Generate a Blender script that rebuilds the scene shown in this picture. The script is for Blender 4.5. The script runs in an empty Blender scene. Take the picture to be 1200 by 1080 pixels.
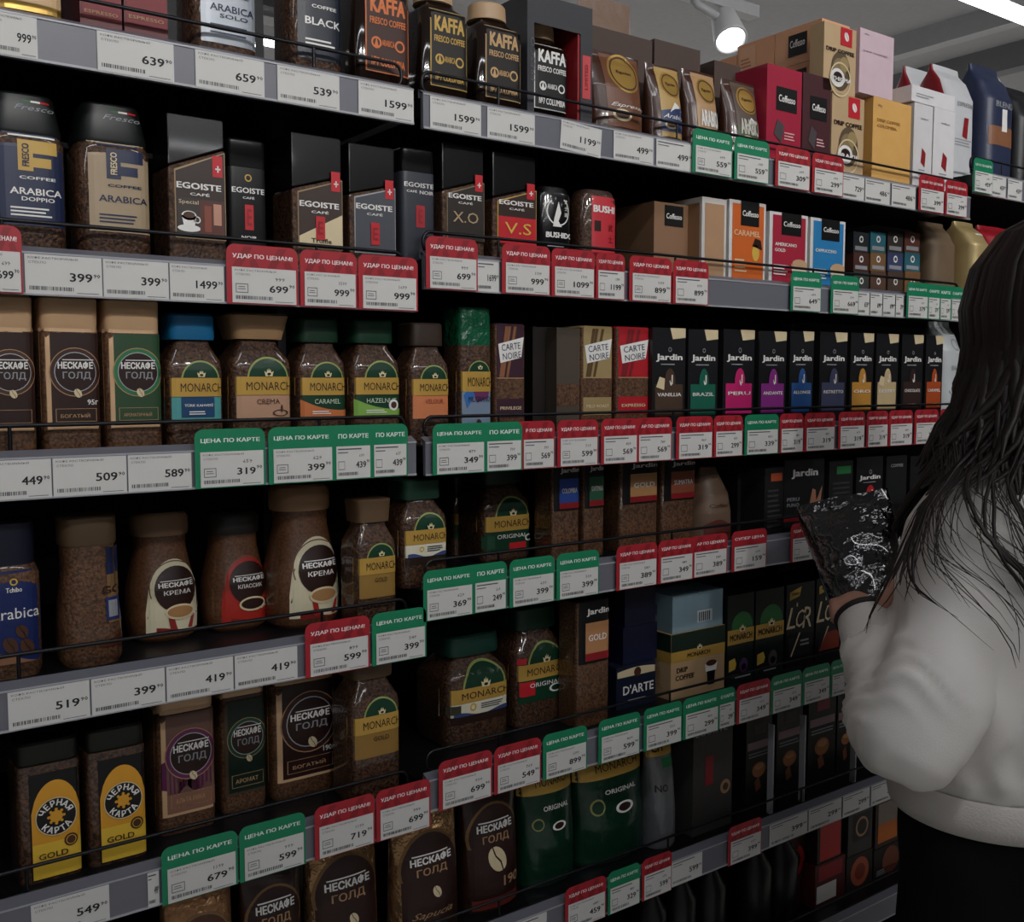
import bpy, bmesh, math, random
from mathutils import Vector, Matrix
random.seed(7)
SC = bpy.context.scene
COL = SC.collection
# ------------------------------------------------------------------ camera
CAMZ, DIST, F = 1.46, 1.14, 1200.0
BETA, PITCH = math.radians(36.03), math.radians(4.53)
sb, cb, st, ct = math.sin(BETA), math.cos(BETA), math.sin(PITCH), math.cos(PITCH)
CP = Vector((0, -DIST, CAMZ))
FW = Vector((sb*ct, cb*ct, -st)); RT = Vector((cb, -sb, 0)); UP = RT.cross(FW)
cam = bpy.data.cameras.new('camera'); camo = bpy.data.objects.new('camera', cam); COL.objects.link(camo)
camo.matrix_world = Matrix.Translation(CP) @ Matrix((RT, UP, -FW)).transposed().to_4x4()
cam.sensor_width = 36; cam.lens = 36; cam.clip_start = .02; cam.clip_end = 60
SC.camera = camo
# ------------------------------------------------------------------ light
SC.view_settings.view_transform = 'Standard'; SC.view_settings.look = 'None'
SC.view_settings.gamma = 1; SC.view_settings.use_curve_mapping = False
SC.view_settings.exposure = 0.0
wd = bpy.data.worlds.new('world'); SC.world = wd; wd.use_nodes = True
wd.node_tree.nodes['Background'].inputs[0].default_value = (.9, .95, 1, 1)
wd.node_tree.nodes['Background'].inputs[1].default_value = .05
SPOT_Y, SPOT_Z, SPOT_AIM, SPOT_W = -2.6, 2.85, 2.12, 62.      # row of track spotlights over the aisle
LAMP_Z, LAMP_W = 3.0, 17.0          # added aisle luminaires, their watts per lamp
CEIL = 3.2

def ray(px, py): return FW + RT*((px-600)/F) + UP*((540-py)/F)
def at(px, py, Y=0.0):
    d = ray(px, py); return CP + d*((Y-CP.y)/d.y)
def atd(px, py, z): return CP + ray(px, py)*z
def proj(p):
    v = Vector(p)-CP; z = v.dot(FW); return 600+F*v.dot(RT)/z, 540-F*v.dot(UP)/z

# ------------------------------------------------------------------ materials
def lin(h):
    h = h.lstrip('#'); c = [int(h[i:i+2], 16)/255 for i in (0, 2, 4)]
    return tuple(x/12.92 if x <= .04045 else ((x+.055)/1.055)**2.4 for x in c)+(1,)
_M = {}
def M(hx, rough=.45, metal=0., coat=0., var=.08, scale=30., bump=0., bscale=60., emit=0., spec=.5, hx2=None):
    key = (hx, rough, metal, coat, var, scale, bump, bscale, emit, spec, hx2)
    if key in _M: return _M[key]
    m = bpy.data.materials.new('mat_%d' % len(_M)); m.use_nodes = True
    nt = m.node_tree; b = nt.nodes['Principled BSDF']; L = nt.links
    c = lin(hx)
    b.inputs['Roughness'].default_value = rough; b.inputs['Metallic'].default_value = metal
    b.inputs['Coat Weight'].default_value = coat; b.inputs['Coat Roughness'].default_value = .05
    b.inputs['Specular IOR Level'].default_value = spec
    tc = nt.nodes.new('ShaderNodeTexCoord')
    nz = nt.nodes.new('ShaderNodeTexNoise'); nz.inputs['Scale'].default_value = scale; nz.inputs['Detail'].default_value = 4
    L.new(tc.outputs['Object'], nz.inputs['Vector'])
    mx = nt.nodes.new('ShaderNodeMix'); mx.data_type = 'RGBA'
    c2 = lin(hx2) if hx2 else tuple(min(1, x*(1+var)) for x in c[:3])+(1,)
    c1 = c if hx2 else tuple(x*(1-var) for x in c[:3])+(1,)
    mx.inputs[6].default_value = c1; mx.inputs[7].default_value = c2
    if hx2:
        rp = nt.nodes.new('ShaderNodeMapRange'); rp.inputs[1].default_value = .38; rp.inputs[2].default_value = .62
        L.new(nz.outputs[0], rp.inputs[0]); L.new(rp.outputs[0], mx.inputs[0])
    else: L.new(nz.outputs[0], mx.inputs[0])
    L.new(mx.outputs[2], b.inputs['Base Color'])
    if bump:
        n2 = nt.nodes.new('ShaderNodeTexNoise'); n2.inputs['Scale'].default_value = bscale; n2.inputs['Detail'].default_value = 3
        L.new(tc.outputs['Object'], n2.inputs['Vector'])
        bp = nt.nodes.new('ShaderNodeBump'); bp.inputs['Strength'].default_value = bump; bp.inputs['Distance'].default_value = .01
        L.new(n2.outputs[0], bp.inputs['Height']); L.new(bp.outputs[0], b.inputs['Normal'])
    if emit:
        b.inputs['Emission Color'].default_value = c; b.inputs['Emission Strength'].default_value = emit
    _M[key] = m; return m
# common
WH = M('f2f0ea', .6); PAPER = M('d2d1ce', .65, var=.03); INK = M('141414', .6); INKG = M('55565a', .6)
COFFEE = M('24120a', .55, coat=1., scale=260, hx2='5d3d26', bump=.35, bscale=300)
COFFEE2 = M('3d2413', .6, coat=1., scale=300, hx2='6b482c', bump=.25, bscale=320)
BLK = M('0d0d0e', .4); BLKG = M('101012', .22, coat=.4); GOLD = M('c79f52', .35, metal=.6); GOLDF = M('c9a350', .45)
SILV = M('b9bcc2', .35, metal=.5); RED = M('c21f2a', .45); CREAM = M('dccaa4', .5)

# ------------------------------------------------------------------ mesh builder
class MB:
    def __init__(s): s.v = []; s.f = []; s.m = []; s.sm = []; s.mats = []
    def mi(s, mat):
        if mat not in s.mats: s.mats.append(mat)
        return s.mats.index(mat)
    def add(s, vs, fs, mat, smooth=False):
        o = len(s.v); s.v += [tuple(p) for p in vs]; k = s.mi(mat)
        for f in fs: s.f.append(tuple(i+o for i in f)); s.m.append(k); s.sm.append(smooth)
    def box(s, x0, y0, z0, x1, y1, z1, mat):
        v = [(x, y, z) for z in (z0, z1) for y in (y0, y1) for x in (x0, x1)]
        s.add(v, [(0, 2, 3, 1), (4, 5, 7, 6), (0, 1, 5, 4), (2, 6, 7, 3), (0, 4, 6, 2), (1, 3, 7, 5)], mat)
    def prism(s, poly, y0, y1, mat):     # poly of (x,z) counter-clockwise seen from -y
        n = len(poly); v = [(x, y0, z) for x, z in poly]+[(x, y1, z) for x, z in poly]
        s.add(v, [tuple(range(n)), tuple(range(2*n-1, n-1, -1))]+[(i, i+n, (i+1) % n+n, (i+1) % n) for i in range(n)], mat)
    def rings(s, rs, mat, cap=True, smooth=True):
        n = len(rs[0]); v = [p for r in rs for p in r]; f = []
        for k in range(len(rs)-1):
            for i in range(n): f.append((k*n+i, k*n+(i+1) % n, (k+1)*n+(i+1) % n, (k+1)*n+i))
        s.add(v, f, mat, smooth)
        if cap:
            s.add(rs[0], [tuple(range(n-1, -1, -1))], mat); s.add(rs[-1], [tuple(range(n))], mat)
    def tube(s, path, r, mat, n=8, smooth=True):
        path = [Vector(p) for p in path]; rr = r if isinstance(r, (list, tuple)) else [r]*len(path); rs = []; pu = None
        for i, p in enumerate(path):
            t = (path[min(i+1, len(path)-1)]-path[max(i-1, 0)]).normalized()
            if pu is None: pu = t.orthogonal().normalized()
            u = (pu-t*pu.dot(t))
            u = u.normalized() if u.length > 1e-6 else t.orthogonal().normalized()
            w = t.cross(u); pu = u
            rs.append([p+(u*math.cos(a)+w*math.sin(a))*rr[i] for a in [2*math.pi*k/n for k in range(n)]])
        s.rings(rs, mat, True, smooth)
    def build(s, name, parent=None, loc=None, rot=None, bevel=0):
        me = bpy.data.meshes.new(name); me.from_pydata(s.v, [], s.f)
        for m in s.mats: me.materials.append(m)
        me.polygons.foreach_set('material_index', s.m); me.polygons.foreach_set('use_smooth', s.sm); me.update()
        o = bpy.data.objects.new(name, me); COL.objects.link(o)
        if parent: o.parent = parent
        if loc is not None: o.location = loc
        if rot is not None: o.rotation_euler = rot
        if bevel:
            b = o.modifiers.new('bevel', 'BEVEL'); b.width = bevel; b.segments = 2; b.limit_method = 'ANGLE'
        return o
def empty(name, loc, rz=0):
    o = bpy.data.objects.new(name, None); o.empty_display_size = .05; COL.objects.link(o); o.location = loc; o.rotation_euler = (0, 0, rz); return o
def tag(o, label, cat, group=None):
    o['label'] = label; o['category'] = cat
    if group: o['group'] = group
    return o
def struct(o): o['kind'] = 'structure'; return o
# ------------------------------------------------------------------ text
_T = {}
def glyphs(s, bold=0., res=2):
    k = (s, bold, res)
    if k not in _T:
        c = bpy.data.curves.new('t', 'FONT'); c.body = s; c.size = 1; c.resolution_u = res; c.offset = bold
        o = bpy.data.objects.new('t', c); me = bpy.data.meshes.new_from_object(o)
        vs = [(v.co.x, v.co.y) for v in me.vertices]; fs = [tuple(p.vertices) for p in me.polygons]
        bpy.data.objects.remove(o); bpy.data.curves.remove(c); bpy.data.meshes.remove(me)
        xs = [v[0] for v in vs] or [0, 1]; ys = [v[1] for v in vs] or [0, 1]
        _T[k] = ([((x-min(xs))/(max(xs)-min(xs)), (y-min(ys))/(max(ys)-min(ys))) for x, y in vs], fs, (max(xs)-min(xs)), (max(ys)-min(ys)))
    return _T[k]
# ------------------------------------------------------------------ canvas: print on a front surface, u,v in 0..1 over width W and height H
class CV:
    def __init__(s, mb, W, H, front, NX=1, NZ=1, hid=0.):
        s.mb, s.W, s.H, s.front, s.NX, s.NZ = mb, W, H*(1-hid), front, NX, NZ; s.off = .0005; s.z0 = H*hid
    def pt(s, u, v, L):
        x = (u-.5)*s.W; z = s.z0+v*s.H; return s.front(x, z, L*s.off+.0002)
    def band(s, u0, u1, lo, hi, mat, L=1, n=None, m=None):
        fl = lo if callable(lo) else (lambda u: lo); fh = hi if callable(hi) else (lambda u: hi)
        n = n or max(1, math.ceil((u1-u0)*s.NX))
        if callable(lo) or callable(hi): n = max(n, 14)
        vm = max(abs(fh(u0+(u1-u0)*k/4)-fl(u0+(u1-u0)*k/4)) for k in range(5))
        m = m or max(1, math.ceil(vm*s.NZ)); vs = []
        for i in range(n+1):
            u = u0+(u1-u0)*i/n
            for j in range(m+1): vs.append(s.pt(u, fl(u)+(fh(u)-fl(u))*j/m, L))
        s.mb.add(vs, [(i*(m+1)+j, (i+1)*(m+1)+j, (i+1)*(m+1)+j+1, i*(m+1)+j+1) for i in range(n) for j in range(m)], mat)
    def rect(s, u0, v0, u1, v1, mat, L=1): s.band(u0, u1, v0, v1, mat, L)
    def poly(s, pts, mat, L=1): s.mb.add([s.pt(u, v, L) for u, v in pts], [tuple(range(len(pts)))], mat)
    def ring(s, u, v, r0, r1, mat, L=1, sy=1., a0=0., a1=360., n=28):
        k = s.W/s.H; m = max(1, math.ceil((r1-r0)*s.NX)); vs = []
        for i in range(n+1):
            a = math.radians(a0+(a1-a0)*i/n)
            for j in range(m+1):
                r = r0+(r1-r0)*j/m; vs.append(s.pt(u+r*math.cos(a), v+r*math.sin(a)*k*sy, L))
        s.mb.add(vs, [(i*(m+1)+j, i*(m+1)+j+1, (i+1)*(m+1)+j+1, (i+1)*(m+1)+j) for i in range(n) for j in range(m)], mat)
    def disc(s, u, v, r, mat, L=1, sy=1.): s.ring(u, v, 0, r, mat, L, sy)
    def text(s, t, u, v, h, mat, w=None, L=3, bold=.012, shear=0., rot=0., res=2):
        vs, fs, tw, th = glyphs(t, 0., res); k = s.W/s.H
        if w is None: w = h*tw/th/k
        if bold > .009:
            e = bold*1.3/tw; f = bold*.8/th; n = len(vs)
            vs = [(x*(1-2*e)+e+a*e, y*(1-2*f)+f+b*f) for a, b in ((-1, -1), (1, 1), (-1, 1), (1, -1)) for x, y in vs]
            fs = [tuple(i+q*n for i in f_) for q in range(4) for f_ in fs]
        else: n = len(vs)
        cr, sr = math.cos(rot), math.sin(rot); out = []
        for j, (x, y) in enumerate(vs):
            du = (x-.5)*w+(y-.5)*shear*w; dv = (y-.5)*h
            if rot: du, dv = du*cr-dv/k*sr, du*k*sr+dv*cr
            out.append(s.pt(u+du, v+dv, L+.16*(j//n)))
        s.mb.add(out, fs, mat)
    def arc(s, t, u, v, r, h, mat, a0, a1, L=3, bold=.02, inv=False):
        for i, c in enumerate(t):
            a = a0+(a1-a0)*(i/(len(t)-1) if len(t) > 1 else .5)
            ra = math.radians(a)
            s.text(c, u+r*math.cos(ra), v+r*math.sin(ra)*s.W/s.H, h, mat, None, L, bold, 0, ra+(math.pi/2 if inv else -math.pi/2))
    def lines(s, u0, u1, v0, v1, k, mat, L=2, frac=.45):
        for i in range(k):
            v = v0+(v1-v0)*(i+.5)/k; h = (v1-v0)/k*frac/2; e = u1-(u1-u0)*random.random()*.3; s.rect(u0, v-h, e, v+h, mat, L)
    def bean(s, u, v, r, mat, dark, L=4, rot=.5):
        k = s.W/s.H; c, sn = math.cos(rot), math.sin(rot); P = []
        for i in range(18):
            a = 2*math.pi*i/18; x = r*math.cos(a)*.72; y = r*math.sin(a); P.append((u+x*c-y*sn, v+(x*sn+y*c)*k))
        s.poly(P, mat, L)
        q = [(-.1, -1), (.1, -.3), (-.08, .3), (.08, 1), (.2, 1), (.05, .3), (.25, -.3), (.02, -1)]
        s.poly([(u+(x*.72*r)*c-(y*r)*sn, v+((x*.72*r)*sn+(y*r)*c)*k) for x, y in q], dark, L+1)

# ------------------------------------------------------------------ lofted bodies
def interp(prof, t):
    for a, b in zip(prof, prof[1:]):
        if t <= b[0]:
            k = (t-a[0])/max(1e-9, b[0]-a[0]); return [a[i]+(b[i]-a[i])*k for i in range(1, len(a))]
    return list(prof[-1][1:])
class Body:
    """prof: (v, width fraction, depth fraction); n: roundness of the section; wr: wrinkle depth in metres"""
    def __init__(s, W, D, H, prof, n=4., wr=0., seed=0):
        s.W, s.D, s.H, s.prof, s.n, s.wr = W, D, H, prof, n, wr
        r = random.Random(seed); s.w = [(r.uniform(15, 60), r.uniform(15, 60), r.uniform(0, 6), r.uniform(.3, 1)) for _ in range(6)]
    def wrinkle(s, x, z):
        if not s.wr: return 0
        a = 0
        for p, q, c, g in s.w: a += g*(1-abs(math.sin(p*x+q*z*.7+c+math.sin(z*40+c))))
        return s.wr*a/3
    def front(s, x, z, off=0.):
        a, b = interp(s.prof, min(1, max(0, z/s.H))); a *= s.W/2; b *= s.D/2
        t = min(.997, abs(x)/max(a, 1e-6))
        return (x, -b*(1-t**s.n)**(1/s.n)-off-s.wrinkle(x, z)*(1-t**4), z)
    def mesh(s, mb, mat, v0=0., v1=1., N=32, cap=True, extra=(), side=None):
        zs = sorted(set([v0, v1]+[p[0] for p in s.prof if v0 < p[0] < v1]+[v for v in extra if v0 < v < v1]))
        rs = []
        for v in zs:
            a, b = interp(s.prof, v); a *= s.W/2; b *= s.D/2; r = []
            for i in range(N):
                t = 2*math.pi*i/N; c, sn = math.cos(t), math.sin(t)
                x = a*math.copysign(abs(c)**(2/s.n), c); y = b*math.copysign(abs(sn)**(2/s.n), sn)
                if y < 0: y -= s.wrinkle(x, v*s.H)*(1-min(1, abs(x)/max(a, 1e-6))**4)
                r.append((x, y, v*s.H))
            rs.append(r)
        f0 = len(mb.f); mb.rings(rs, mat, cap)
        if side:
            k = mb.mi(side)
            for q in range(len(rs)-1):
                for i in range(N):
                    if abs(i+.5-N/2) < N*.085: mb.m[f0+q*N+i] = k
# ------------------------------------------------------------------ shelving
# heights of each price rail's lower edge above the floor, top shelf first, for the three bays
RAILS = [[.320, .086, -.123, -.3625, -.594, -.83], [.318, .116, -.1247, -.3162, -.5767, -.8185, -1.062], [.372, .12, -.12, -.32, -.56, -.80, -1.05]]
BAYX = [(-.62, .676), (.690, 1.958), (1.972, 3.25)]
RH = .044
RAILM = M('6c6d76', .35, var=.04); RAILT = M('a5a6ad', .3); STEEL = M('15151a', .4, metal=.3); BACKM = M('17171a', .6)
def top(bay, row): return CAMZ+RAILS[bay][row]+RH-.006
ords = ['top', 'second', 'third', 'fourth', 'fifth', 'sixth', 'lowest']
for b, (xa, xb) in enumerate(BAYX):
    t = empty('shelving_unit', ((xa+xb)/2, 0, 0))
    tag(t, ['black steel shelving bay at the left stocked with jars', 'black steel shelving bay in the middle, widest in view',
            'black steel shelving bay at the far right, mostly behind the shopper'][b], 'shelf')
    hw = (xb-xa)/2
    m = MB(); m.box(-hw, .47, 0, hw, .485, CAMZ+RAILS[b][0]+(.55 if b == 0 else .1), BACKM); m.build('back_panel', t)
    for sx in (-1, 1):
        m = MB(); m.box(sx*hw-(.03 if sx > 0 else 0), .435, 0, sx*hw+(0 if sx > 0 else .03), .47, CAMZ+RAILS[b][0]+.15, STEEL); m.build('upright', t)
    m = MB(); m.box(-hw, .03, 0, hw, .44, .08, STEEL); m.build('plinth', t)
    for r, z in enumerate(RAILS[b]):
        zt = top(b, r); zb = CAMZ+z
        m = MB(); m.box(-hw, .006, zt-.022, hw, .435, zt, STEEL)
        sh = m.build('shelf', t)
        m = MB(); m.box(-hw, 0, zb, hw, .006, zb+RH, RAILM); m.box(-hw, -.0012, zb, hw, 0, zb+.0025, RAILT); m.box(-hw, -.0012, zb+RH-.002, hw, .0, zb+RH, RAILT); m.add([(-hw, -.0008, zb+RH), (hw, -.0008, zb+RH), (hw, .0118, zb+RH+.0065), (-hw, .0118, zb+RH+.0065), (-hw, .0118, zb+RH-.004), (hw, .0118, zb+RH-.004)], [(0, 1, 2, 3), (3, 2, 5, 4)], RAILM)
        m.build('price_rail', sh)
        m = MB(); e = .02; P = []
        lo, hi, Rr = zt+.010, zt+.038, .012; x0, x1 = -hw+.008, hw-.008
        for cx, cz, a0 in ((x1-Rr, lo+Rr, -90), (x1-Rr, hi-Rr, 0), (x0+Rr, hi-Rr, 90), (x0+Rr, lo+Rr, 180)):
            for k in range(6):
                a = math.radians(a0+90*k/5); P.append((cx+Rr*math.cos(a), .016, cz+Rr*math.sin(a)))
        m.tube(P+[P[0]], .0023, STEEL, 6)
        for k in range(4):
            xx = x0+.12+(x1-x0-.24)*k/3; m.tube([(xx, .016, zt-.002), (xx, .016, hi)], .002, STEEL, 6)
        m.build('wire_guard', sh)
# ------------------------------------------------------------------ the room
m = MB(); m.box(-6, -9, -.1, 10, 8, 0, M('b9b6b0', .35, scale=3)); struct(m.build('floor'))
m = MB(); m.box(-6, -9, CEIL, 10, 8, CEIL+.1, M('9b9ca0', .8)); struct(m.build('ceiling'))
for nm, bx in (('wall_back', (-6, 7.9, 0, 10, 8, CEIL)), ('wall_front', (-6, -9, 0, 10, -8.9, CEIL)), ('wall_left', (-6.1, -9, 0, -6, 8, CEIL)), ('wall_right', (10, -9, 0, 10.1, 8, CEIL))):
    m = MB(); m.box(*bx, M('6d6e72', .8)); struct(m.build(nm))
m = MB(); m.box(4.72, -4.8, CEIL-.1, 4.80, 7.8, CEIL, M('a9aaad', .6)); struct(m.build('trim_1'))
m = MB(); m.box(5.3, -4.8, CEIL-.13, 5.4, 7.8, CEIL, M('77787c', .7)); struct(m.build('trim_2'))
m = MB(); m.box(-5.8, 3.2, CEIL-.12, 9.9, 3.32, CEIL, M('4c4d51', .7)); struct(m.build('trim_3'))
m = MB(); p = at(1096, 60, 3.6); m.tube([(p.x, 3.6, 0), (p.x, 3.6, CEIL)], .04, M('7b7c80', .6), 16); struct(m.build('trim_4'))
# linear lamps
def linear_lamp(x, y, z, length, label, watts, grp=None):
    t = empty('linear_lamp', (x, y, z)); tag(t, label, 'ceiling lamp', grp)
    m = MB(); m.box(-length/2, -.05, 0, length/2, .05, .05, M('c9cacc', .4)); m.build('housing', t)
    m = MB(); m.box(-length/2+.01, -.04, -.012, length/2-.01, .04, 0, M('f6f9ff', .5, emit=9.)); m.build('diffuser', t)
    for sx in (-.4, .4):
        m = MB(); m.tube([(sx*length, 0, .05), (sx*length, 0, CEIL-z)], .004, STEEL, 6); m.build('hanger', t)
    l = bpy.data.lights.new('tube_light', 'AREA'); l.shape = 'RECTANGLE'; l.size = length; l.size_y = .08; l.energy = watts; l.color = (1, .985, .965)
    lo = bpy.data.objects.new('tube_light', l); COL.objects.link(lo); lo.parent = t; lo.location = (0, 0, -.016)
for yy, k in ((-1.4, .12), (-3.4, .3), (-5.6, .3)):  # unseen lamp rows, the farther ones added for more frontal light and ambient
    for i in range(3): linear_lamp(-1.9+2.0*i, yy, LAMP_Z, 1.9, 'unseen white linear lamp added over the aisles in front of the shelves', LAMP_W*k, 'added lamps over the aisles')
c = at(1188, 13.5, 1.05)
linear_lamp(c.x+.2, 1.05, c.z, 1.6, 'glowing white linear lamp at the top right corner above the shelves', 20)
for yy in (3.4, 5.6):  # rows added to brighten the ceiling and back walls
    for i in range(4): linear_lamp(-.6+2.6*i, yy, LAMP_Z, 2.2, 'white linear lamp added over the aisles behind the shelves', 14+12*i, 'added lamps behind the shelves')
# track and spotlight
pz = at(830, 6, .75)
t = empty('lighting_track', (pz.x, .75, pz.z)); tag(t, 'white ceiling track bar carrying one spotlight above the shelves', 'track')
xl, xr = at(745, 0, .75).x-pz.x, at(884, 10, .75).x-pz.x
m = MB(); m.box(xl, -.018, -.0, xr, .018, .03, M('b4b5b8', .4)); m.build('bar', t)
for k in (-.15, .1):
    m = MB(); m.tube([(k, 0, .03), (k, 0, CEIL-pz.z)], .004, STEEL, 6); m.build('hanger', t)
def track_spot(pc, aim, arm_to, label, watts, cone, grp=None):
    t = empty('track_spotlight', pc); tag(t, label, 'spotlight', grp)
    m = MB(); u = aim.orthogonal().normalized(); w = aim.cross(u)
    def circ(c, r, n=24): return [c+(u*math.cos(2*math.pi*k/n)+w*math.sin(2*math.pi*k/n))*r for k in range(n)]
    m.rings([circ(aim*-.055, .024), circ(aim*-.045, .032), circ(aim*.045, .043), circ(aim*.05, .043), circ(aim*.05, .037), circ(aim*.03, .034)], M('d4d5d8', .4)); m.build('lamp_head', t)
    m = MB(); m.rings([circ(aim*.038, .036), circ(aim*.04, .036)], M('ffffff', .4, emit=9.)); m.build('lens', t)
    m = MB(); m.tube([aim*-.03, Vector((-.05, .01, .03)), Vector((-.09, .02, .045)), arm_to-pc], .011, M('b4b5b8', .4), 10); m.build('arm', t)
    l = bpy.data.lights.new('spot_light', 'SPOT'); l.energy = watts; l.spot_size = math.radians(cone); l.spot_blend = 1; l.shadow_soft_size = .05; l.color = (1, .985, .96)
    lo = bpy.data.objects.new('spot_light', l); COL.objects.link(lo); lo.parent = t; lo.location = aim*.055; lo.rotation_euler = aim.to_track_quat('-Z', 'Y').to_euler()
pc = at(852, 33, .72)
aim = (CP+Vector((.55, 0, -.35))-pc).normalized(); aim = (aim+Vector((.15, -.1, -.75))).normalized()
track_spot(pc, aim, Vector((pc.x-.09, .75, pz.z)), 'white cylindrical spotlight lit and tilted down, hanging from the ceiling track', 6, 75)
t = empty('lighting_track', (1.2, SPOT_Y, SPOT_Z+.1)); tag(t, 'white ceiling track along the aisle carrying the row of spotlights aimed at the shelves', 'track')
m = MB(); m.box(-3, -.018, 0, 3, .018, .03, M('b4b5b8', .4)); m.build('bar', t)
for k in (-2, 0, 2):
    m = MB(); m.tube([(k, 0, .03), (k, 0, CEIL-SPOT_Z-.1)], .004, STEEL, 6); m.build('hanger', t)
for k in range(7):
    p = Vector((-1.2+.8*k, SPOT_Y, SPOT_Z)); a = (Vector((p.x+.12, 0, SPOT_AIM))-p).normalized()
    track_spot(p, a, Vector((p.x-.09, SPOT_Y, SPOT_Z+.1)), 'white spotlight on the aisle track aimed at the coffee shelves', SPOT_W, 54, 'spotlights on the aisle track')

# ------------------------------------------------------------------ placing
def spot(bay, row, xl, xr, yt, Y0, zb=None):
    z0 = (top(bay, row) if zb is None else zb)+.0004
    xm = (xl+xr)/2; X = at(xm, yt, Y0).x
    for _ in range(3):
        pb = proj((X, Y0, z0))[1]; X = at(xm, (yt+pb)/2, Y0).x
    ym = (yt+pb)/2
    return at(xl, ym, Y0).x, at(xr, ym, Y0).x, z0, at(xm, yt, Y0).z-z0
class Pr: pass
HID = [.12, .19, .07, .0, .0, .0, .0]; CHID = [.12, .05, .12, .05, .03, .0, .0]      # share of a front that the price rail hides
def place(name, cat, label, bay, row, xl, xr, yt, d, Y0=.03, rz=0., zb=None, grp=None, make_empty=True):
    x0, x1, z0, h = spot(bay, row, xl, xr, yt, Y0, zb)
    if row > 0: h = min(h, min(top(q, row-1) for q in ((0, 1) if 440 < xl < 530 else (1, 2) if xr > 1125 else (bay,)))-.0245-z0)
    p = Pr(); p.W = x1-x0-.0008; p.H = h; p.D = d if d else p.W*.9; p.loc = ((x0+x1)/2, Y0+p.D/2, z0); p.rz = math.radians(rz)
    p.name, p.cat, p.label, p.grp = name, cat, label, grp
    p.root = tag(empty(name, p.loc, p.rz), label, cat, grp) if make_empty else None
    return p
PLACED = []
def finish_single(p, mb, bevel=0):
    o = mb.build(p.name, None, p.loc, (0, 0, p.rz), bevel); tag(o, p.label, p.cat, p.grp); return o
# generic jar: glass body full of coffee, lid, printed label
def jar(label, bay, row, xl, xr, yt, prof, lid, n=5., deco=None, body=None, lidm=None, d=None, Y0=.03, name='coffee_jar', lidn=None, rz=0., zb=None, lprof=None, hid=None):
    hid = HID[row] if hid is None else hid; rm = lambda v: v if v < .06 else hid+(1-hid)*v
    prof = [(rm(q[0]),)+tuple(q[1:]) for q in prof]; lid = rm(lid); lprof = lprof and [(rm(q[0]),)+tuple(q[1:]) for q in lprof]
    p = place(name, 'jar', label, bay, row, xl, xr, yt, d, Y0, rz, zb)
    B = Body(p.W, p.D, p.H, prof, n)
    m = MB(); B.mesh(m, body or COFFEE, 0, lid, 36, extra=[.02]); m.build('glass_body', p.root)
    LB = Body(p.W, p.D, p.H, lprof or [(lid, *interp(prof, lid)), (1, *interp(prof, 1))], lidn or n)
    m = MB(); LB.mesh(m, lidm or BLK, lid, .985, 36, cap=False)
    a, b = interp(LB.prof, 1)
    s = []
    for k, v in ((1, .985), (.93, 1.)):
        s.append([(a*k*p.W/2*math.copysign(abs(math.cos(t))**(2/LB.n), math.cos(t)), b*k*p.D/2*math.copysign(abs(math.sin(t))**(2/LB.n), math.sin(t)), v*p.H) for t in [2*math.pi*i/36 for i in range(36)]])
    m.rings(s, lidm or BLK, False); m.add(s[1], [tuple(range(36))], lidm or BLK)
    a0, b0 = interp(LB.prof, lid); m.add([(x, y, lid*p.H) for x, y in [(a0*p.W/2*math.copysign(abs(math.cos(t))**(2/LB.n), math.cos(t)), b0*p.D/2*math.copysign(abs(math.sin(t))**(2/LB.n), math.sin(t))) for t in [2*math.pi*i/36 for i in range(36)]]], [tuple(range(35, -1, -1))], lidm or BLK)
    m.build('lid', p.root)
    if deco:
        m = MB(); cv = CV(m, p.W, p.H, B.front, 14, 8, hid); cv.lidfront = LB.front; cv.lidmb = MB(); deco(cv); m.build('label', p.root)
        if cv.lidmb.v: cv.lidmb.build('lid_print', p.root)
    return p
def flat_front(D): return lambda x, z, off: (x, -D/2-off, z)
def carton(label, bay, row, xl, xr, yt, mat, deco=None, d=.09, Y0=.03, name='coffee_box', rz=0., zb=None, side=None, cat='box', topm=None, hid=None):
    hid = (CHID[row] if zb is None else 0) if hid is None else hid
    p = place(name, cat, label, bay, row, xl, xr, yt, d, Y0, rz, zb, make_empty=False)
    m = MB(); m.box(-p.W/2, -p.D/2, 0, p.W/2, p.D/2, p.H, mat)
    if topm: m.box(-p.W/2, -p.D/2, p.H, p.W/2, p.D/2, p.H+.0008, topm)
    if deco: deco(CV(m, p.W, p.H, flat_front(p.D), hid=hid))
    if side: side(CV(m, p.D, p.H, lambda x, z, off: (-p.W/2-off, -x, z), hid=hid))
    p.obj = finish_single(p, m); return p
POUCH = [(0, .96, .9), (.03, 1, 1), (.3, .98, 1), (.6, .97, .75), (.85, .99, .3), (.93, 1, .08), (1, 1, .06)]
def pouch(label, bay, row, xl, xr, yt, mat, deco=None, d=.06, Y0=.03, name='coffee_pouch', prof=None, n=2.4, wr=.002, rz=0., zb=None, seed=None, side=None, hid=None):
    hid = ([.12, .1, .05, 0, 0, 0, 0][row] if zb is None else 0) if hid is None else hid
    p = place(name, 'pouch', label, bay, row, xl, xr, yt, d, Y0, rz, zb, make_empty=False)
    B = Body(p.W, p.D, p.H, prof or POUCH, n, wr, seed if seed is not None else int(xl*7+yt))
    m = MB(); B.mesh(m, mat, 0, 1, 48, extra=[i/26 for i in range(27)], side=side)
    if deco: deco(CV(m, p.W, p.H, B.front, 16, 22, hid))
    finish_single(p, m); return p
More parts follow.
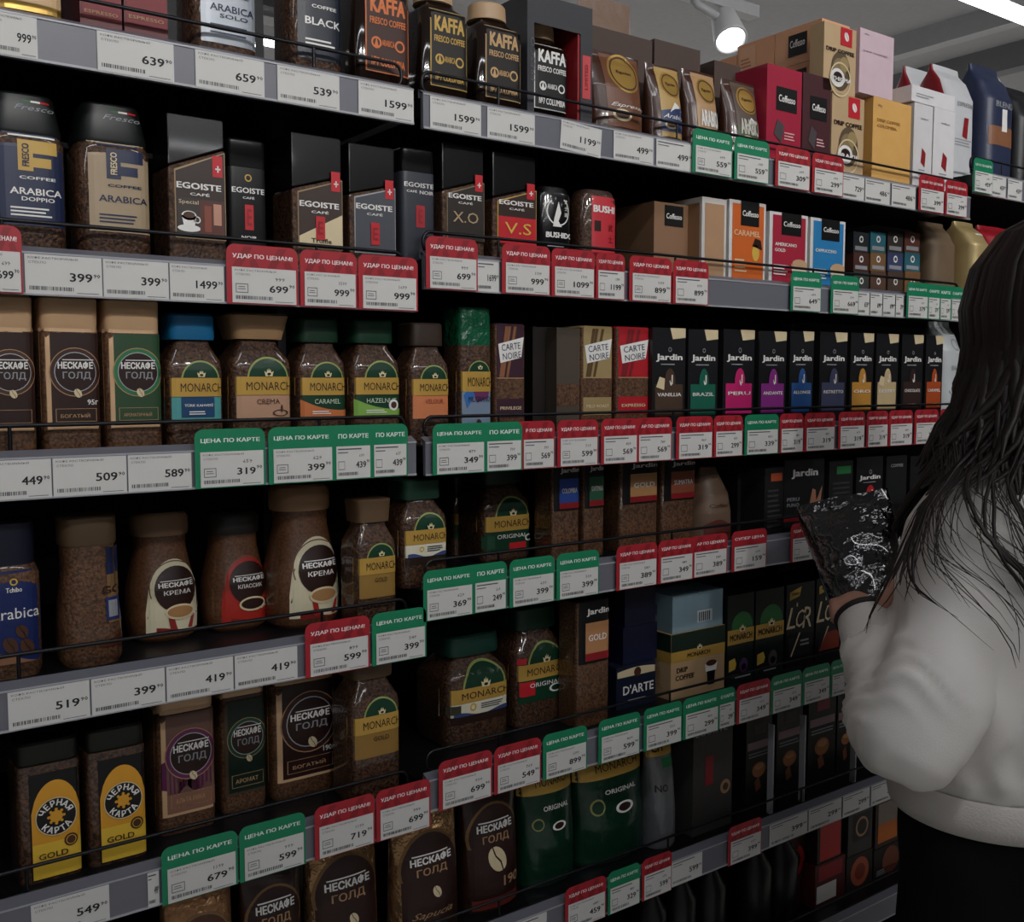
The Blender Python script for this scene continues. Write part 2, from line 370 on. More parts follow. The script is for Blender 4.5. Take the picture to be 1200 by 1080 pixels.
# ------------------------------------------------------------------ printed designs
W_ = M('eceae6', .5); GREY = M('9a9ca0', .5); YEL = M('d8b24e', .45); BRN = M('4a2c1c', .5); DBR = M('2a1510', .4); DKG = M('0f3a26', .4); GRN = M('1f6a3e', .45)
NAVY = M('1d2748', .4); TAN = M('b08a66', .5); GOLDCAP = M('dcb48c', .3, metal=.15); MGOLD = M('c9a04c', .38, metal=.25); DRED = M('8f1a22', .45); GLASSY = M('1a0f0a', .12, coat=1.)
def d_nescafe_gold(rim, low, t2='ГОЛД', boxl=None, weight=None, dark=DBR, side=GOLDCAP, extra=None):
    def f(c):
        c.rect(.0, .12, 1, .79, side, 1); c.rect(.14, .14, .97, .76, low, 2)
        c.disc(.55, .5, .44, rim, 3); c.ring(.55, .5, .425, .44, TAN, 4); c.disc(.55, .5, .36, dark, 4); c.ring(.55, .5, .345, .36, SILV, 5)
        c.rect(.33, .578, .86, .584, W_, 6)
        c.text('НЕСКАФЕ', .55, .545, .05, W_, .6, 6, .03); c.text(t2, .57, .475, .055, GREY, .48, 6)
        if extra: extra(c)
        c.bean(.58, .36, .085, CREAM, dark, 6)
        c.ring(.56, .19, .0, .0, low, 3)
        for q in ((.2, .17, .9, .173), (.2, .255, .9, .258), (.2, .17, .21, .258), (.89, .17, .9, .258)): c.rect(*q, TAN, 3)
        if boxl: c.text(boxl, .53, .212, .03, TAN, .5, 3)
        if weight: c.text(weight, .83, .3, .035, W_, None, 6)
    return f
def emblem(c, u, v, s=.1):
    k = c.W/c.H
    c.poly([(u+s*x, v+s*k*y) for x, y in ((-.75, -.7), (.75, -.7), (1, .35), (.5, .05), (.35, .75), (.12, .35), (0, 1), (-.12, .35), (-.35, .75), (-.5, .05), (-1, .35))], M('e4d6a8', .4), 6)
    c.ring(u, v-.25*s*k, 0, .42*s, BLK, 7, .62, n=16)
def d_monarch(low, sub=None, subm=W_, arch=DKG, swoosh=None, extra=None, band=MGOLD, name=True, vb=.265, vt=.43, u0=0., u1=1.):
    def f(c):
        k = c.W/c.H; u = .57
        c.rect(u0, .03, u1, vb, low, 1)
        c.ring(u, vt-.02, .31, .34, M('93a05a', .5), 1, 1, 0, 180); c.ring(u, vt-.02, 0, .31, arch, 2, 1, 0, 180)
        c.rect(u0, vb, u1, vt, band, 3)
        emblem(c, u, vt+.035, .075)
        if name: c.text('MONARCH', .58, (vb+vt)/2-.003, (vt-vb)*.46, M('2a1710', .5), .74, 4, .004)
        if sub: c.text(sub, .56, vb-.06, .045, subm, min(.66, .075*len(sub)), 4, .0)
        if swoosh: c.band(.04, .98, lambda t: .06, lambda t: .075+.16*(1-t)**2+.05*t, swoosh, 2); c.lines(.25, .7, .08, .12, 2, W_, 4)
        if extra: extra(c)
    return f
SWISS = RED
def egoiste(label, bay, row, xl, xr, yt, labm, sl=(.60, .74), d=None, body=None, deco=None, lidm=BLKG, rim=M('a08a6a', .3, metal=.5), Y0=.03):
    hid = HID[row]; sl = tuple(hid+(1-hid)*q for q in sl); p = place('coffee_jar', 'jar', label, bay, row, xl, xr, yt, d, Y0)
    w, D, H = p.W/2, p.D, p.H
    m = MB(); m.prism([(-w, 0), (w, 0), (w, sl[1]*H), (-w, sl[0]*H)], -D/2, D/2, body or COFFEE); m.build('glass_body', p.root, bevel=.003)
    m = MB(); m.prism([(-w*.98, sl[0]*H+.0015), (w*.98, sl[1]*H+.0015), (w*.98, H*.99), (w*.9, H), (-w*.98, H)], -D/2+.001, D/2-.001, lidm); m.build('lid', p.root, bevel=.002)
    sl = tuple((q-hid)/(1-hid) for q in sl); m = MB(); c = CV(m, p.W, H, flat_front(D), hid=hid)
    c.poly([(.1, .02), (.99, .02), (.99, sl[1]-.025), (.1, sl[0]-.02)], rim, 1)
    c.poly([(.12, .03), (.975, .03), (.975, sl[1]-.035), (.12, sl[0]-.032)], labm, 2)
    if deco: deco(c)
    m.build('label', p.root); return p
def swisstag(c, v=.60, u=.86):
    c.rect(u-.1, v-.07, u+.08, v+.1, RED, 3); c.rect(u-.05, v-.012, u+.04, v+.0, W_, 4); c.rect(u-.018, v-.032, u+.008, v+.02, W_, 4)
def d_ego(sub=None, special=False, strip=None, xo=None, e=False, cream=False, vv=.44):
    def f(c):
        swisstag(c)
        c.text('EGOISTE', .52, vv, .05, W_, .78, 3, .022); c.text('CAFÉ', .53, vv-.062, .026, W_, .34, 3)
        if special:
            c.rect(.14, .04, .96, .34, M('3a3330', .5), 3); c.text('Special', .33, .305, .04, CREAM, .34, 4, .0); c.rect(.52, .06, .95, .33, M('5b3026', .5), 4)
            c.ring(.33, .2, 0, .13, W_, 5, .62); c.poly([(.2, .2), (.46, .2), (.42, .11), (.24, .11)], W_, 5); c.ring(.33, .1, 0, .2, W_, 4, .3); c.ring(.33, .205, 0, .1, BRN, 6, .55); c.ring(.47, .17, .04, .06, W_, 5)
            c.rect(.6, .08, .72, .29, M('8a4636', .5), 5); c.rect(.76, .14, .9, .31, M('c4907a', .5), 5)
        if xo: c.text(xo[0], .53, .25, .11, xo[1], .6, 4, -.01)
        if strip: c.poly([(.12, .03), (.975, .03), (.975, .32), (.12, .32)], strip, 3)
        if e: c.rect(.44, .1, .62, .3, RED, 5); c.text('E', .53, .2, .11, DRED, .1, 6)
        if cream: c.poly([(.12, .03), (.975, .03), (.975, .33), (.12, .12)], CREAM, 3); c.text('Truffle', .55, .09, .04, DBR, .4, 4)
        if sub: c.text(sub, .53, .16, .045, W_, .6, 4)
    return f
def d_fresco(ground, ink, fm, word, w2=None):
    def f(c):
        c.rect(.13, .02, .95, .7, ground, 1); c.lines(.25, .85, .66, .69, 1, ink, 2)
        c.rect(.36, .42, .55, .645, fm, 2); c.rect(.55, .55, .86, .645, fm, 2); c.rect(.55, .45, .78, .52, fm, 2)
        c.text('FRESCO', .455, .535, .05, ground if fm is not NAVY else CREAM, .3, 3, .02, rot=math.pi/2)
        c.text('COFFEE', .6, .37, .022, ink, .46, 2, .02); c.text(word, .58, .27, .05, ink, .66, 2); 
        if w2: c.text(w2, .6, .215, .03, ink, .42, 2)
        c.lines(.25, .8, .08, .16, 3, ink, 2)
        cf, mb0 = c.front, c.mb; c.front = c.lidfront; c.mb = c.lidmb
        c.rect(.45, .93, .56, .945, GRN, 1); c.rect(.56, .93, .68, .945, W_, 1); c.rect(.68, .93, .8, .945, RED, 1)
        c.text('Fresco', .62, .89, .04, GREY, .5, 1, -.01, .1); c.front, c.mb = cf, mb0
    return f
def d_kaffa(ink, ground, w=None, a=(.19, .93, .06, .73)):
    def f(c):
        u0, u1, v0, v1 = a; mu = (u0+u1)/2; du = u1-u0; dv = v1-v0
        c.rect(u0-.02, v0-.01, u1+.02, v1+.01, ink, 1); c.rect(u0, v0, u1, v1, ground, 2)
        c.text('KAFFA', mu, v0+dv*.82, dv*.2, ink, du*.84, 3, .03); c.text('FRESCO COFFEE', mu, v0+dv*.62, dv*.085, ink, du*.86, 3, .02)
        c.ring(mu-du*.28, v0+dv*.35, .06, .09, ink, 3); c.ring(mu+du*.28, v0+dv*.35, .06, .09, ink, 3); c.poly([(mu-du*.33, v0+dv*.3), (mu-du*.23, v0+dv*.3), (mu-du*.28, v0+dv*.42)], ink, 3)
        c.text('ARABICA', mu, v0+dv*.36, dv*.08, ink, du*.3, 3); c.text('№7 COLUMBIA', mu, v0+dv*.12, dv*.11, ink, du*.8, 3, .02)
    return f
KAFP = [(0, .96, .96), (.02, 1, 1), (.72, 1, 1), (.8, .62, .62), (.84, .55, .55), (1, .55, .55)]
MONP = [(0, .95, .95), (.03, 1, 1), (.5, 1, 1), (.58, .96, .96), (.72, .66, .66), (.77, .62, .62), (1, .62, .62)]
MONL = lambda a=.64, b=.82: [(.77, a, a), (1, b, b)]
def monarch(label, bay, row, xl, xr, yt, lidm, deco, lp=None, **k):
    k.setdefault('hid', .19); k.setdefault('Y0', .04)
    return jar(label, bay, row, xl, xr, yt, MONP, .77, 6, deco, None, lidm, lprof=lp or [(.77, .8, .8), (.8, .82, .82), (1, .8, .8)], lidn=5, **k)
NGP = [(0, .96, .94), (.03, 1, 1), (.765, 1, 1), (.77, .96, .96), (1, .98, .98)]
def nescafe_gold(label, bay, row, xl, xr, yt, deco, **k):
    return jar(label, bay, row, xl, xr, yt, NGP, .775, 7, deco, COFFEE2, GOLDCAP, lprof=[(.775, .95, .95), (.79, .97, .97), (.99, .99, .99), (1, .97, .97)], lidn=7, **k)
NKP = [(0, .8, .8), (.04, .96, .96), (.2, 1, 1), (.42, .95, .95), (.6, .8, .8), (.72, .72, .72), (1, .72, .72)]
def d_nescafe_arch(ground, word, cup, top_=None):
    def f(c):
        ell = lambda h, b: (lambda u: b+h*math.sqrt(max(0, 1-((u-.58)/.41)**2)))
        c.band(.17, .99, .08, ell(.40, .24), ground, 1); c.ring(.585, .42, .35, .365, M('6a4a34', .5), 2, 1.05, 60, 200)
        c.disc(.6, .41, .31, DBR, 3, 1.05)
        c.rect(.37, .472, .85, .478, W_, 5); c.text('НЕСКАФЕ', .6, .445, .04, W_, .52, 5, .03); c.text(word, .61, .385, .035, W_, .4, 5)
        c.ring(.64, .23, 0, .22, CREAM, 4, .5); c.ring(.64, .232, 0, .19, M('a87c4e', .5) if cup else DBR, 5, .42)
        if cup: c.poly([(.46, .2), (.86, .2), (.82, .09), (.5, .09)], cup, 4)
        c.ring(.6, .3, .36, .372, W_, 4, .7, 300, 350)
        c.band(.3, .9, .07, lambda u: .1+.02*math.sin(6*u), M('7a1c1a', .5), 2)
    return f
def krema(label, bay, row, xl, xr, yt, deco, lidm, **k):
    return jar(label, bay, row, xl, xr, yt, NKP, .82, 2.6, deco, M('4d2f1b', .5, coat=1., scale=300, hx2='6a452a'), lidm, lprof=[(.82, .78, .78), (.85, .8, .8), (.95, .8, .8), (1, .7, .7)], lidn=2.4, **k)
# Jardin style capsule cartons
JB = M('17181b', .4)
def d_jardin(col, word, flap=True, leaf=None):
    def f(c):
        if flap: c.poly([(.52, 1), (.99, 1), (.99, .9), (.6, .88)], CREAM, 1)
        c.ring(.52, .77, .035, .05, GREY, 1); c.text('Jardin', .5, .68, .085, W_, .8, 1, .022)
        c.lines(.25, .75, .6, .625, 1, GREY, 1)
        c.rect(.08, .06, .92, .4, col, 1)
        c.band(.36, .68, .37, lambda u: .4+.17*math.sqrt(max(0, 1-((u-.52)/.17)**2)), col, 2); c.ring(.55, .46, .03, .05, W_, 3, 3, 200, 290, 8)
        c.band(.56, .6, .4, .5, M('e8dccf', .4), 3, 1)
        if leaf: c.poly([(.1, .37), (.2, .48), (.36, .46), (.34, .34)], leaf, 3)
        c.text(word, .5, .29, .038, W_, .72, 3, .01); c.lines(.3, .7, .1, .13, 1, W_, 3)
    return f
def d_jardin_small(word, col):
    def f(c):
        c.rect(0, .5, 1, .99, BLK, 1); c.text('Jardin', .62, .9, .06, W_, .7, 2, .02); c.rect(.24, .52, .96, .82, col, 2); c.rect(.24, .52, .96, .58, DRED, 3); c.text(word, .6, .7, .05, W_, .55, 3)
    return f
JJP = [(0, .97, .97), (.02, 1, 1), (.5, 1, 1), (.505, .99, .99), (1, .99, .99)]
def d_coffesso(ink=W_, sub=None, subm=W_, art=None, v=.6, h=.22):
    def f(c):
        if v < 1: c.rect(.26, v, .86, v+h, BLK, 1); c.text('Coffesso', .56, v+h*.52, h*.3, W_, .48, 2, .015)
        if sub:
            for i, s in enumerate(sub.split('|')): c.text(s, .4, v-.1-.07*i, .05, subm, min(.66, .1*len(s)), 2, .01)
        if art == 'capsule': c.poly([(.2, .25), (.42, .16), (.5, .36), (.3, .42)], M('6a6266', .3, metal=.5), 2); c.rect(.72, .03, .88, .13, M('e0c9c4', .5), 2); c.lines(.5, .8, .2, .3, 3, M('d9a6a6', .5), 2)
        if art == 'cup': c.poly([(.6, .1), (.94, .1), (.98, .32), (.56, .32)], M('e6d3bd', .5), 2); c.ring(.77, .32, 0, .2, M('c9a27c', .5), 3, .4); c.lines(.1, .5, .14, .3, 4, W_, 2)
        if art == 'drip': c.poly([(.6, .3), (.8, .22), (.9, .34), (.72, .42)], BRN, 2); c.ring(.7, .2, 0, .08, YEL, 2, 1.6); c.lines(.1, .55, .12, .3, 4, CREAM, 2)
    return f
def framed(border, core, deco):
    def f(c): c.rect(.08, .0, .94, .96, core, 1); c.off = .0009; deco(c)
    return f
def d_drip_coffee(word):
    def f(c):
        c.rect(.5, .72, .86, .99, RED, 1); c.bean(.68, .86, .09, W_, RED, 2); c.text('DRIP COFFEE', .5, .62, .06, DBR, .88, 1, .03)
        c.ring(.52, .33, .0, .3, M('5a4a34', .6), 1, 1.25); c.ring(.48, .36, .0, .2, M('8a7550', .6), 2); c.ring(.62, .44, .0, .14, M('a08a5c', .6), 3); c.ring(.42, .22, 0, .22, W_, 3, .8); c.ring(.42, .23, 0, .14, DBR, 4, .7)
        c.text(word, .5, .2, .06, W_, .66, 5, .02); c.ring(.5, .2, .3, .33, CREAM, 4)
    return f
def d_carte(under, stripes, word, lab=W_):
    def f(c):
        c.rect(0, .42, 1, .995, under, 1); c.rect(0, .0, 1, .2, under, 1); c.rect(0, .2, 1, .42, COFFEE2, 1); c.rect(0, .415, 1, .425, TAN, 2)
        for a, b in ((.12, .32), (.2, .42), (.34, .6)): c.poly([(a, .43), (a+.08, .43), (b+.09, .97), (b, .97)], stripes, 2)
        c.poly([(.15, .58), (.84, .64), (.92, .86), (.08, .78)], lab, 3); c.text('CARTE', .49, .755, .07, NAVY, .62, 4, .0, .0, .12); c.text('NOIRE', .52, .66, .07, NAVY, .6, 4, .0, .0, .12)
        c.text(word, .5, .1, .035, CREAM, .7, 2)
    return f
def d_lor(c):
    c.poly([(.1, .9), (.52, .96), (.45, .84), (.1, .8)], YEL, 1); c.text('LUNGO', .3, .875, .028, DBR, .25, 2)
    c.text("L", .22, .58, .26, CREAM, .3, 2, -.012, .5); c.text("O", .5, .56, .22, CREAM, .34, 2, -.012, .3); c.text("R", .76, .56, .26, CREAM, .32, 2, -.012, .25); c.text("'", .36, .74, .05, CREAM, .06, 2)
    c.rect(.1, .1, .9, .34, M('232425', .5), 1); c.poly([(.15, .1), (.2, .1), (.5, .38), (.45, .38)], CREAM, 2); c.lines(.5, .9, .2, .3, 2, GREY, 2)
def d_monarch_caps(foot):
    def f(c):
        c.ring(.55, .62, 0, .4, M('2f6a38', .5), 1, 1.); c.rect(0, .43, 1, .6, MGOLD, 2); c.text('MONARCH', .5, .51, .075, DBR, .84, 3); emblem(c, .52, .61, .12)
        c.ring(.62, .17, 0, .16, foot, 2, 1.2); c.ring(.62, .15, .0, .09, BLK, 3); c.poly([(.06, .12), (.3, .14), (.34, .2), (.28, .27), (.06, .25)], YEL, 2); c.lines(.3, .9, .02, .06, 1, GREY, 2)
    return f
def d_borjomi_pouch(word, ground, wm, low=None, tall=False):
    def f(c):
        c.band(.22, .96, .03, .97, ground, 1); c.ring(.6, .74, 0, .3, GOLD, 2, .95); c.ring(.6, .74, .24, .265, BRN, 3, .95); c.text('Egoist', .6, .745, .05, BRN, .3, 3)
        if low: c.band(.22, .96, .1, lambda u: .34+.12*u, low, 2); c.poly([(.45, .36), (.62, .5), (.75, .46), (.9, .4)], W_, 3)
        if tall: c.text(word, .6, .36, .22, wm, .62, 4, .03)
        else: c.text(word, .6, .3, .06, wm, .64, 4, -.005, .12)
        c.ring(.45, .18, 0, .17, CREAM, 3, .5); c.ring(.45, .185, 0, .13, BRN, 4, .4)
    return f
def d_nescafe_pouch(word='ГОЛД', foot=None, bean=True, dark=DBR):
    def f(c):
        c.ring(.5, .52, .0, .45, M('8a6a48', .3, metal=.6), 1, 1.05); c.ring(.5, .52, .0, .415, dark, 2, 1.05); c.rect(.08, .04, .92, .45, dark, 2)
        c.rect(.22, .615, .76, .623, W_, 4); c.text('НЕСКАФЕ', .5, .58, .055, W_, .62, 4, .03); c.text(word, .5, .5, .06, TAN, .46, 4)
        if bean: c.bean(.55, .35, .08, CREAM, dark, 4)
        if foot: c.text(foot, .5, .2, .06, TAN, .6, 4, -.008, .15)
    return f
def d_monarch_pouch(c):
    c.rect(.0, .66, 1, .82, MGOLD, 1); c.text('MONARCH', .55, .74, .06, DBR, .62, 2, .005); emblem(c, .55, .84, .07)
    c.text('ORIGINAL', .55, .56, .035, W_, .46, 2); c.ring(.58, .42, .09, .13, W_, 2, .5); c.ring(.58, .42, 0, .09, DBR, 2, .5); c.poly([(.46, .4), (.7, .4), (.66, .2), (.5, .2)], M('0a2a1a', .4), 1)
    c.ring(.22, .46, .0, .09, M('9a9a5c', .5), 2); c.ring(.22, .46, .0, .07, DKG, 3)
def d_cherkarta(c):
    c.band(.18, .98, .02, .78, BLK, 1); YO = M('d99b2e', .45); YG = M('e0b83c', .45)
    c.band(.2, .96, .03, lambda u: .44+.28*math.sqrt(max(0, 1-((u-.58)/.39)**2)), YO, 2); c.band(.2, .96, .03, .28, YG, 3)
    k = c.W/c.H; c.disc(.58, .46, .32, BLK, 4); c.ring(.58, .46, .31, .325, CREAM, 5); c.ring(.58, .46, 0, .1, YO, 5); 
    for i in range(8):
        a = i*math.pi/4; c.ring(.58+.12*math.cos(a), .46+.12*k*math.sin(a), 0, .026, YO, 5, n=8)
    c.arc('ЧЕРНАЯ', .58, .46, .235, .046, W_, 155, 25, 5); c.arc('КАРТА', .58, .46, .235, .046, W_, 222, 318, 5, inv=True)
    c.disc(.8, .27, .11, BRN, 5); c.ring(.8, .27, .07, .08, YG, 6); c.text('GOLD', .52, .19, .042, DBR, .46, 5, .01)
# ------------------------------------------------------------------ top shelf
def zt(p): return p.loc[2]+p.H
FRP = [(0, .94, .94), (.03, 1, 1), (.64, 1, 1), (.69, .93, .93), (.72, .86, .86), (1, .8, .8)]
FRL = [(.71, .96, .96), (.73, .98, .98), (1, .74, .74)]
jar('squat jar with a cream and gold label at the top left corner', 0, 0, -12, 76, -118, FRP, .72, 4, lambda c: (c.rect(.1, .05, .95, .6, M('d8b58a', .5), 1), c.rect(.1, .05, .95, .12, GOLD, 2)), Y0=.04)
for xl, xr, w in ((92, 142, 'left one'), (144, 196, 'right one')):
    carton('dark red coffee carton on the top left shelf, %s of the two' % w, 0, 0, xl, xr, -95, M('5e1219', .45), lambda c: (c.rect(.05, .1, .97, .55, M('7a1820', .5), 1), c.text('ESPRESSO', .5, .16, .03, TAN, .8, 2)), Y0=.04)
jar('jar with a silver label reading ARABICA SOLO on the top left shelf', 0, 0, 224, 305, -112, FRP, .72, 4, d_fresco(M('aab0b8', .4, metal=.2), NAVY, NAVY, 'ARABICA', 'SOLO'), Y0=.03)
jar('jar with a dark navy label reading BLACK on the top left shelf', 0, 0, 340, 405, -105, FRP, .72, 4, d_fresco(M('1d2230', .4), W_, CREAM, 'BLACK'), Y0=.03)
KL = M('b99a78', .5, scale=14)
jar('square glass jar with an orange and black label, end of top left shelf', 0, 0, 416, 483, -48, KAFP, .84, 7, d_kaffa(M('d9763c', .5), M('3a1c14', .5)), GLASSY, KL, lprof=[(.84, .72, .72), (1, .7, .7)], lidn=2)
def kaffa(label, xl, xr, yt, ink, g, **k):
    jar(label, 1, 0, xl, xr, yt, KAFP, .84, 7, d_kaffa(ink, g), GLASSY, KL, lprof=[(.84, .74, .74), (1, .7, .7)], lidn=2, **k)
kaffa('square glass jar with gold and black label beside the bay gap, top shelf', 494, 551, -22, GOLDF, M('1d1712', .5))
kaffa('square glass jar with pale wooden lid left of the grey gift box', 559, 614, 0, M('c8a271', .5), M('17130f', .5))
# gift box with a window and the jar inside
x0, x1, z0, h = spot(1, 0, 618, 694, 0, .03)
W, D = x1-x0, .1
GB = M('34353a', .5)
t = empty('gift_box', ((x0+x1)/2, .03+D/2, z0)); tag(t, 'tall dark grey gift box with a window showing a jar inside, top shelf', 'box')
m = MB(); w = W/2; a, b = -w+.012, w-.022; v0, v1 = .012, h*.78
m.box(-w, -D/2, 0, w, D/2, .006, GB); m.box(-w, -D/2, h-.004, w, D/2, h, GB); m.box(-w, D/2-.003, .006, w, D/2, h-.004, DRED); m.box(-w, -D/2, .006, -w+.003, D/2, h-.004, GB); m.box(w-.003, -D/2, .006, w, D/2, h-.004, GB)
m.box(-w+.003, -D/2, .006, a, -D/2+.002, h-.004, GB); m.box(b, -D/2, .006, w-.003, -D/2+.002, h-.004, GB); m.box(a, -D/2, .006, b, -D/2+.002, v0, GB); m.box(a, -D/2, v1, b, -D/2+.002, h-.004, GB)
m.box(b-.004, -D/2+.002, .006, b, D/2-.003, h-.004, DRED)
m.build('carton', t)
m = MB(); c = CV(m, W, h, flat_front(D)); c.rect(.84, .28, .97, .62, M('c8474a', .5), 1); c.text('LIMITED', .9, .45, .03, DRED, .3, 2, rot=math.pi/2); m.build('printed_panel', t); m = MB(); c = CV(m, W, h, flat_front(D)); c.text('FRESCO', .075, .5, .04, M('55565c', .5), .5, 1, rot=math.pi/2); m.build('lettering', t)
p0, p1 = proj((-w+.016+t.location.x, .045, z0))[0], proj((b-.008+t.location.x, .045, z0))[0]
jar('square glass jar with tan lid standing inside the dark grey gift box window', 1, 0, p0, p1, 26, KAFP, .84, 7, d_kaffa(W_, M('101010', .5), a=(.12, .97, .05, .74)), GLASSY, KL, Y0=.045, d=.06, zb=z0+.006, lprof=[(.84, .74, .74), (1, .7, .7)], lidn=2)
pouch('pale brown paper bag standing at the back behind the grey gift box', 1, 0, 690, 752, -8, M('8a7263', .5, bump=.3), None, Y0=.34, d=.07, prof=POUCH)
def shelf_tray(label, xl, xr, yt, Y0=.1):
    carton(label, 1, 0, xl, xr, yt, M('4b3a33', .6), None, d=.16, Y0=Y0, name='display_carton')
shelf_tray('brown display carton behind the brown round-sealed coffee pouch', 690, 764, 38)
shelf_tray('brown display carton behind the gold and blue coffee pouch', 766, 820, 52)
shelf_tray('dark display carton standing behind the grey-brown pouch next to the red box', 836, 867, 74)
PB = M('45291e', .25, coat=.5)
pouch('brown glossy coffee pouch with a gold seal and a coffee cup printed on it', 1, 0, 700, 763, 57, PB, d_borjomi_pouch('Espresso', M('6e432c', .35), W_), d=.06)
pouch('gold and blue coffee pouch with a round gold seal', 1, 0, 768, 807, 73, PB, d_borjomi_pouch('Arabica', M('b9975a', .4), W_, M('2b3a66', .4)), d=.05)
pouch('tan coffee pouch with tall white lettering beside the gold and blue pouch', 1, 0, 811, 849, 80, PB, d_borjomi_pouch('ARABICA', M('b58f66', .4), W_, None, True), d=.05)
pouch('dark grey-brown coffee pouch with tall grey lettering left of the red box', 1, 0, 857, 897, 92, PB, d_borjomi_pouch('ARABICA', M('5a4a40', .4), M('c9c5bb', .5), M('4a5b3a', .5), True), d=.05)
redc = carton('crimson coffee capsule carton with a black logo square on the top shelf', 1, 0, 898, 939, 79, M('a5203c', .4), d_coffesso(art='capsule', v=.52, h=.26), d=.1)
drkc = carton('dark maroon coffee capsule carton beside the crimson one', 1, 0, 940, 973, 88, M('4a262b', .4), d_coffesso(art='capsule', v=.5, h=.26), d=.1)
b1 = carton('kraft drip coffee carton with red logo in the lower row of the top shelf', 1, 0, 974, 1012, 112, M('bfa27c', .6), d_drip_coffee('BRAZIL'), d=.06)
b2 = carton('orange-yellow drip coffee carton on the top shelf', 1, 0, 1022, 1067, 118, M('e0ad62', .5), lambda c: (c.text('illy', .18, .9, .04, TAN, .12, 1), c.text('DRIP COFFEE', .4, .72, .04, M('a87638', .5), .6, 1), c.text('COLOMBIA', .36, .65, .04, M('a87638', .5), .5, 1)), d=.09)
def d_whitebox(c): c.text('julius', .55, .82, .03, GREY, .4, 1); c.poly([(.4, .28), (.62, .22), (.66, .4), (.46, .46)], DRED, 1); c.lines(.3, .7, .1, .2, 3, GREY, 1)
wb1 = carton('white capsule carton right of the orange-yellow carton', 1, 0, 1070, 1092, 122, M('dcdadb', .45), d_whitebox, d=.09)
wb2 = carton('second white capsule carton, nearest the right end of the top shelf', 1, 0, 1093, 1118, 128, M('e2e0e2', .45), d_whitebox, d=.09)
carton('white carton lying flat across the two white capsule cartons', 1, 0, 1068, 1119, 106, M('e6e4e6', .45), lambda c: c.lines(.1, .5, .3, .6, 2, GREY, 1), d=.12, zb=max(zt(wb1), zt(wb2)), Y0=.03)
# peach cartons lie behind the front row on cartons of the same height, their left sides towards the camera
X0 = at(963, 40, .0645).x; zs = top(1, 0)+.0004; hs = redc.H
def block(label, name, x0, x1, y0, y1, z0, z1, mat, side=None, deco=None):
    m = MB(); w, dd, hh = x1-x0, y1-y0, z1-z0; m.box(-w/2, -dd/2, 0, w/2, dd/2, hh, mat)
    if side: side(CV(m, dd, hh, lambda x, z, off: (-w/2-off, -x, z)))
    if deco: deco(CV(m, w, hh, flat_front(dd)))
    return tag(m.build(name, None, ((x0+x1)/2, (y0+y1)/2, z0)), label, 'box')
PEA = M('dfa078', .5)
def d_peach(c): c.rect(.3, .22, .7, .8, BLK, 1); c.text('Coffesso', .5, .55, .2, W_, .32, 2)
def d_peach2(c): c.rect(.06, .1, .5, .9, M('e6b08a', .5), 1); c.lines(.1, .4, .3, .6, 3, M('b87850', .5), 2)
block('plain maroon carton hidden behind the kraft carton, carrying the peach cartons', 'coffee_box', X0, X0+.08, .096, .36, zs, zs+hs, M('4a262b', .4))
block('lower peach carton with black logo square, nearest the tall kraft carton', 'coffee_box', X0, X0+.08, .0645, .17, zs+hs+.0003, zs+hs+.052, PEA, d_peach)
block('lower peach carton at the back of the peach stack', 'coffee_box', X0, X0+.08, .172, .345, zs+hs+.0003, zs+hs+.052, PEA, d_peach2)
block('upper peach carton with black logo square, topmost beside the tall kraft carton', 'coffee_box', X0, X0+.08, .0645, .17, zs+hs+.0526, zs+hs+.12, M('e4aa82', .5), d_peach)
block('upper peach carton in the middle of the peach stack', 'coffee_box', X0, X0+.08, .172, .262, zs+hs+.0526, zs+hs+.12, M('e2a47c', .5), d_peach2)
block('small peach carton at the far end of the peach stack', 'coffee_box', X0, X0+.08, .264, .345, zs+hs+.0526, zs+hs+.105, M('d99a70', .5), d_peach2)
carton('tall kraft drip coffee carton with red logo reading ETHIOPIA, stacked high', 1, 0, 965, 1003, 30, M('c4a780', .6), d_drip_coffee('ETHIOPIA'), d=.03, zb=zt(b1))
carton('tall pale pink drip coffee carton, highest on the top shelf', 1, 0, 1007, 1047, 38, M('d9bfc9', .5), lambda c: (c.text('illy', .2, .92, .03, GREY, .14, 1), c.text('DRIP COFFEE', .45, .66, .025, M('a58a9a', .5), .7, 1)), d=.06, zb=zt(b2))
BAGP = [(0, .95, .95), (.03, 1, 1), (.7, 1, .98), (.86, .98, .6), (.95, .96, .15), (1, .96, .08)]
def d_wbag(c): c.text('ESPRESSO', .55, .6, .04, GREY, .6, 1); c.poly([(.45, .3), (.62, .28), (.66, .48), (.5, .48)], DRED, 1); c.lines(.2, .8, .2, .28, 3, GREY, 1)
BW = M('cfd0d4', .4); 
def gusset(p, mat):     # coloured side fold of a bag
    return p
pouch('white coffee bag with red side fold, shorter one, back of top shelf', 2, 0, 1074, 1120, 78, BW, None, Y0=.2, d=.08, prof=BAGP, n=4, side=M('8a1c26', .4))
pouch('tall white coffee bag with red side fold at the right end of the top shelf', 2, 0, 1113, 1146, 72, BW, d_wbag, Y0=.07, d=.1, prof=BAGP, n=4, side=M('8a1c26', .4))
pouch('navy coffee bag with an orange band on the far right bay', 2, 0, 1158, 1192, 72, M('2a3350', .4), lambda c: (c.rect(.1, .25, .95, .42, M('8a5a3c', .5), 1), c.text('BLEND', .55, .62, .05, GREY, .6, 1), c.rect(.45, .38, .62, .58, W_, 2)), d=.1, Y0=.06, prof=BAGP, n=4)
pouch('brown coffee bag left of the navy bag on the far right bay', 2, 0, 1152, 1171, 75, M('8a5c3a', .5), None, d=.07, Y0=.2, prof=BAGP, n=4)
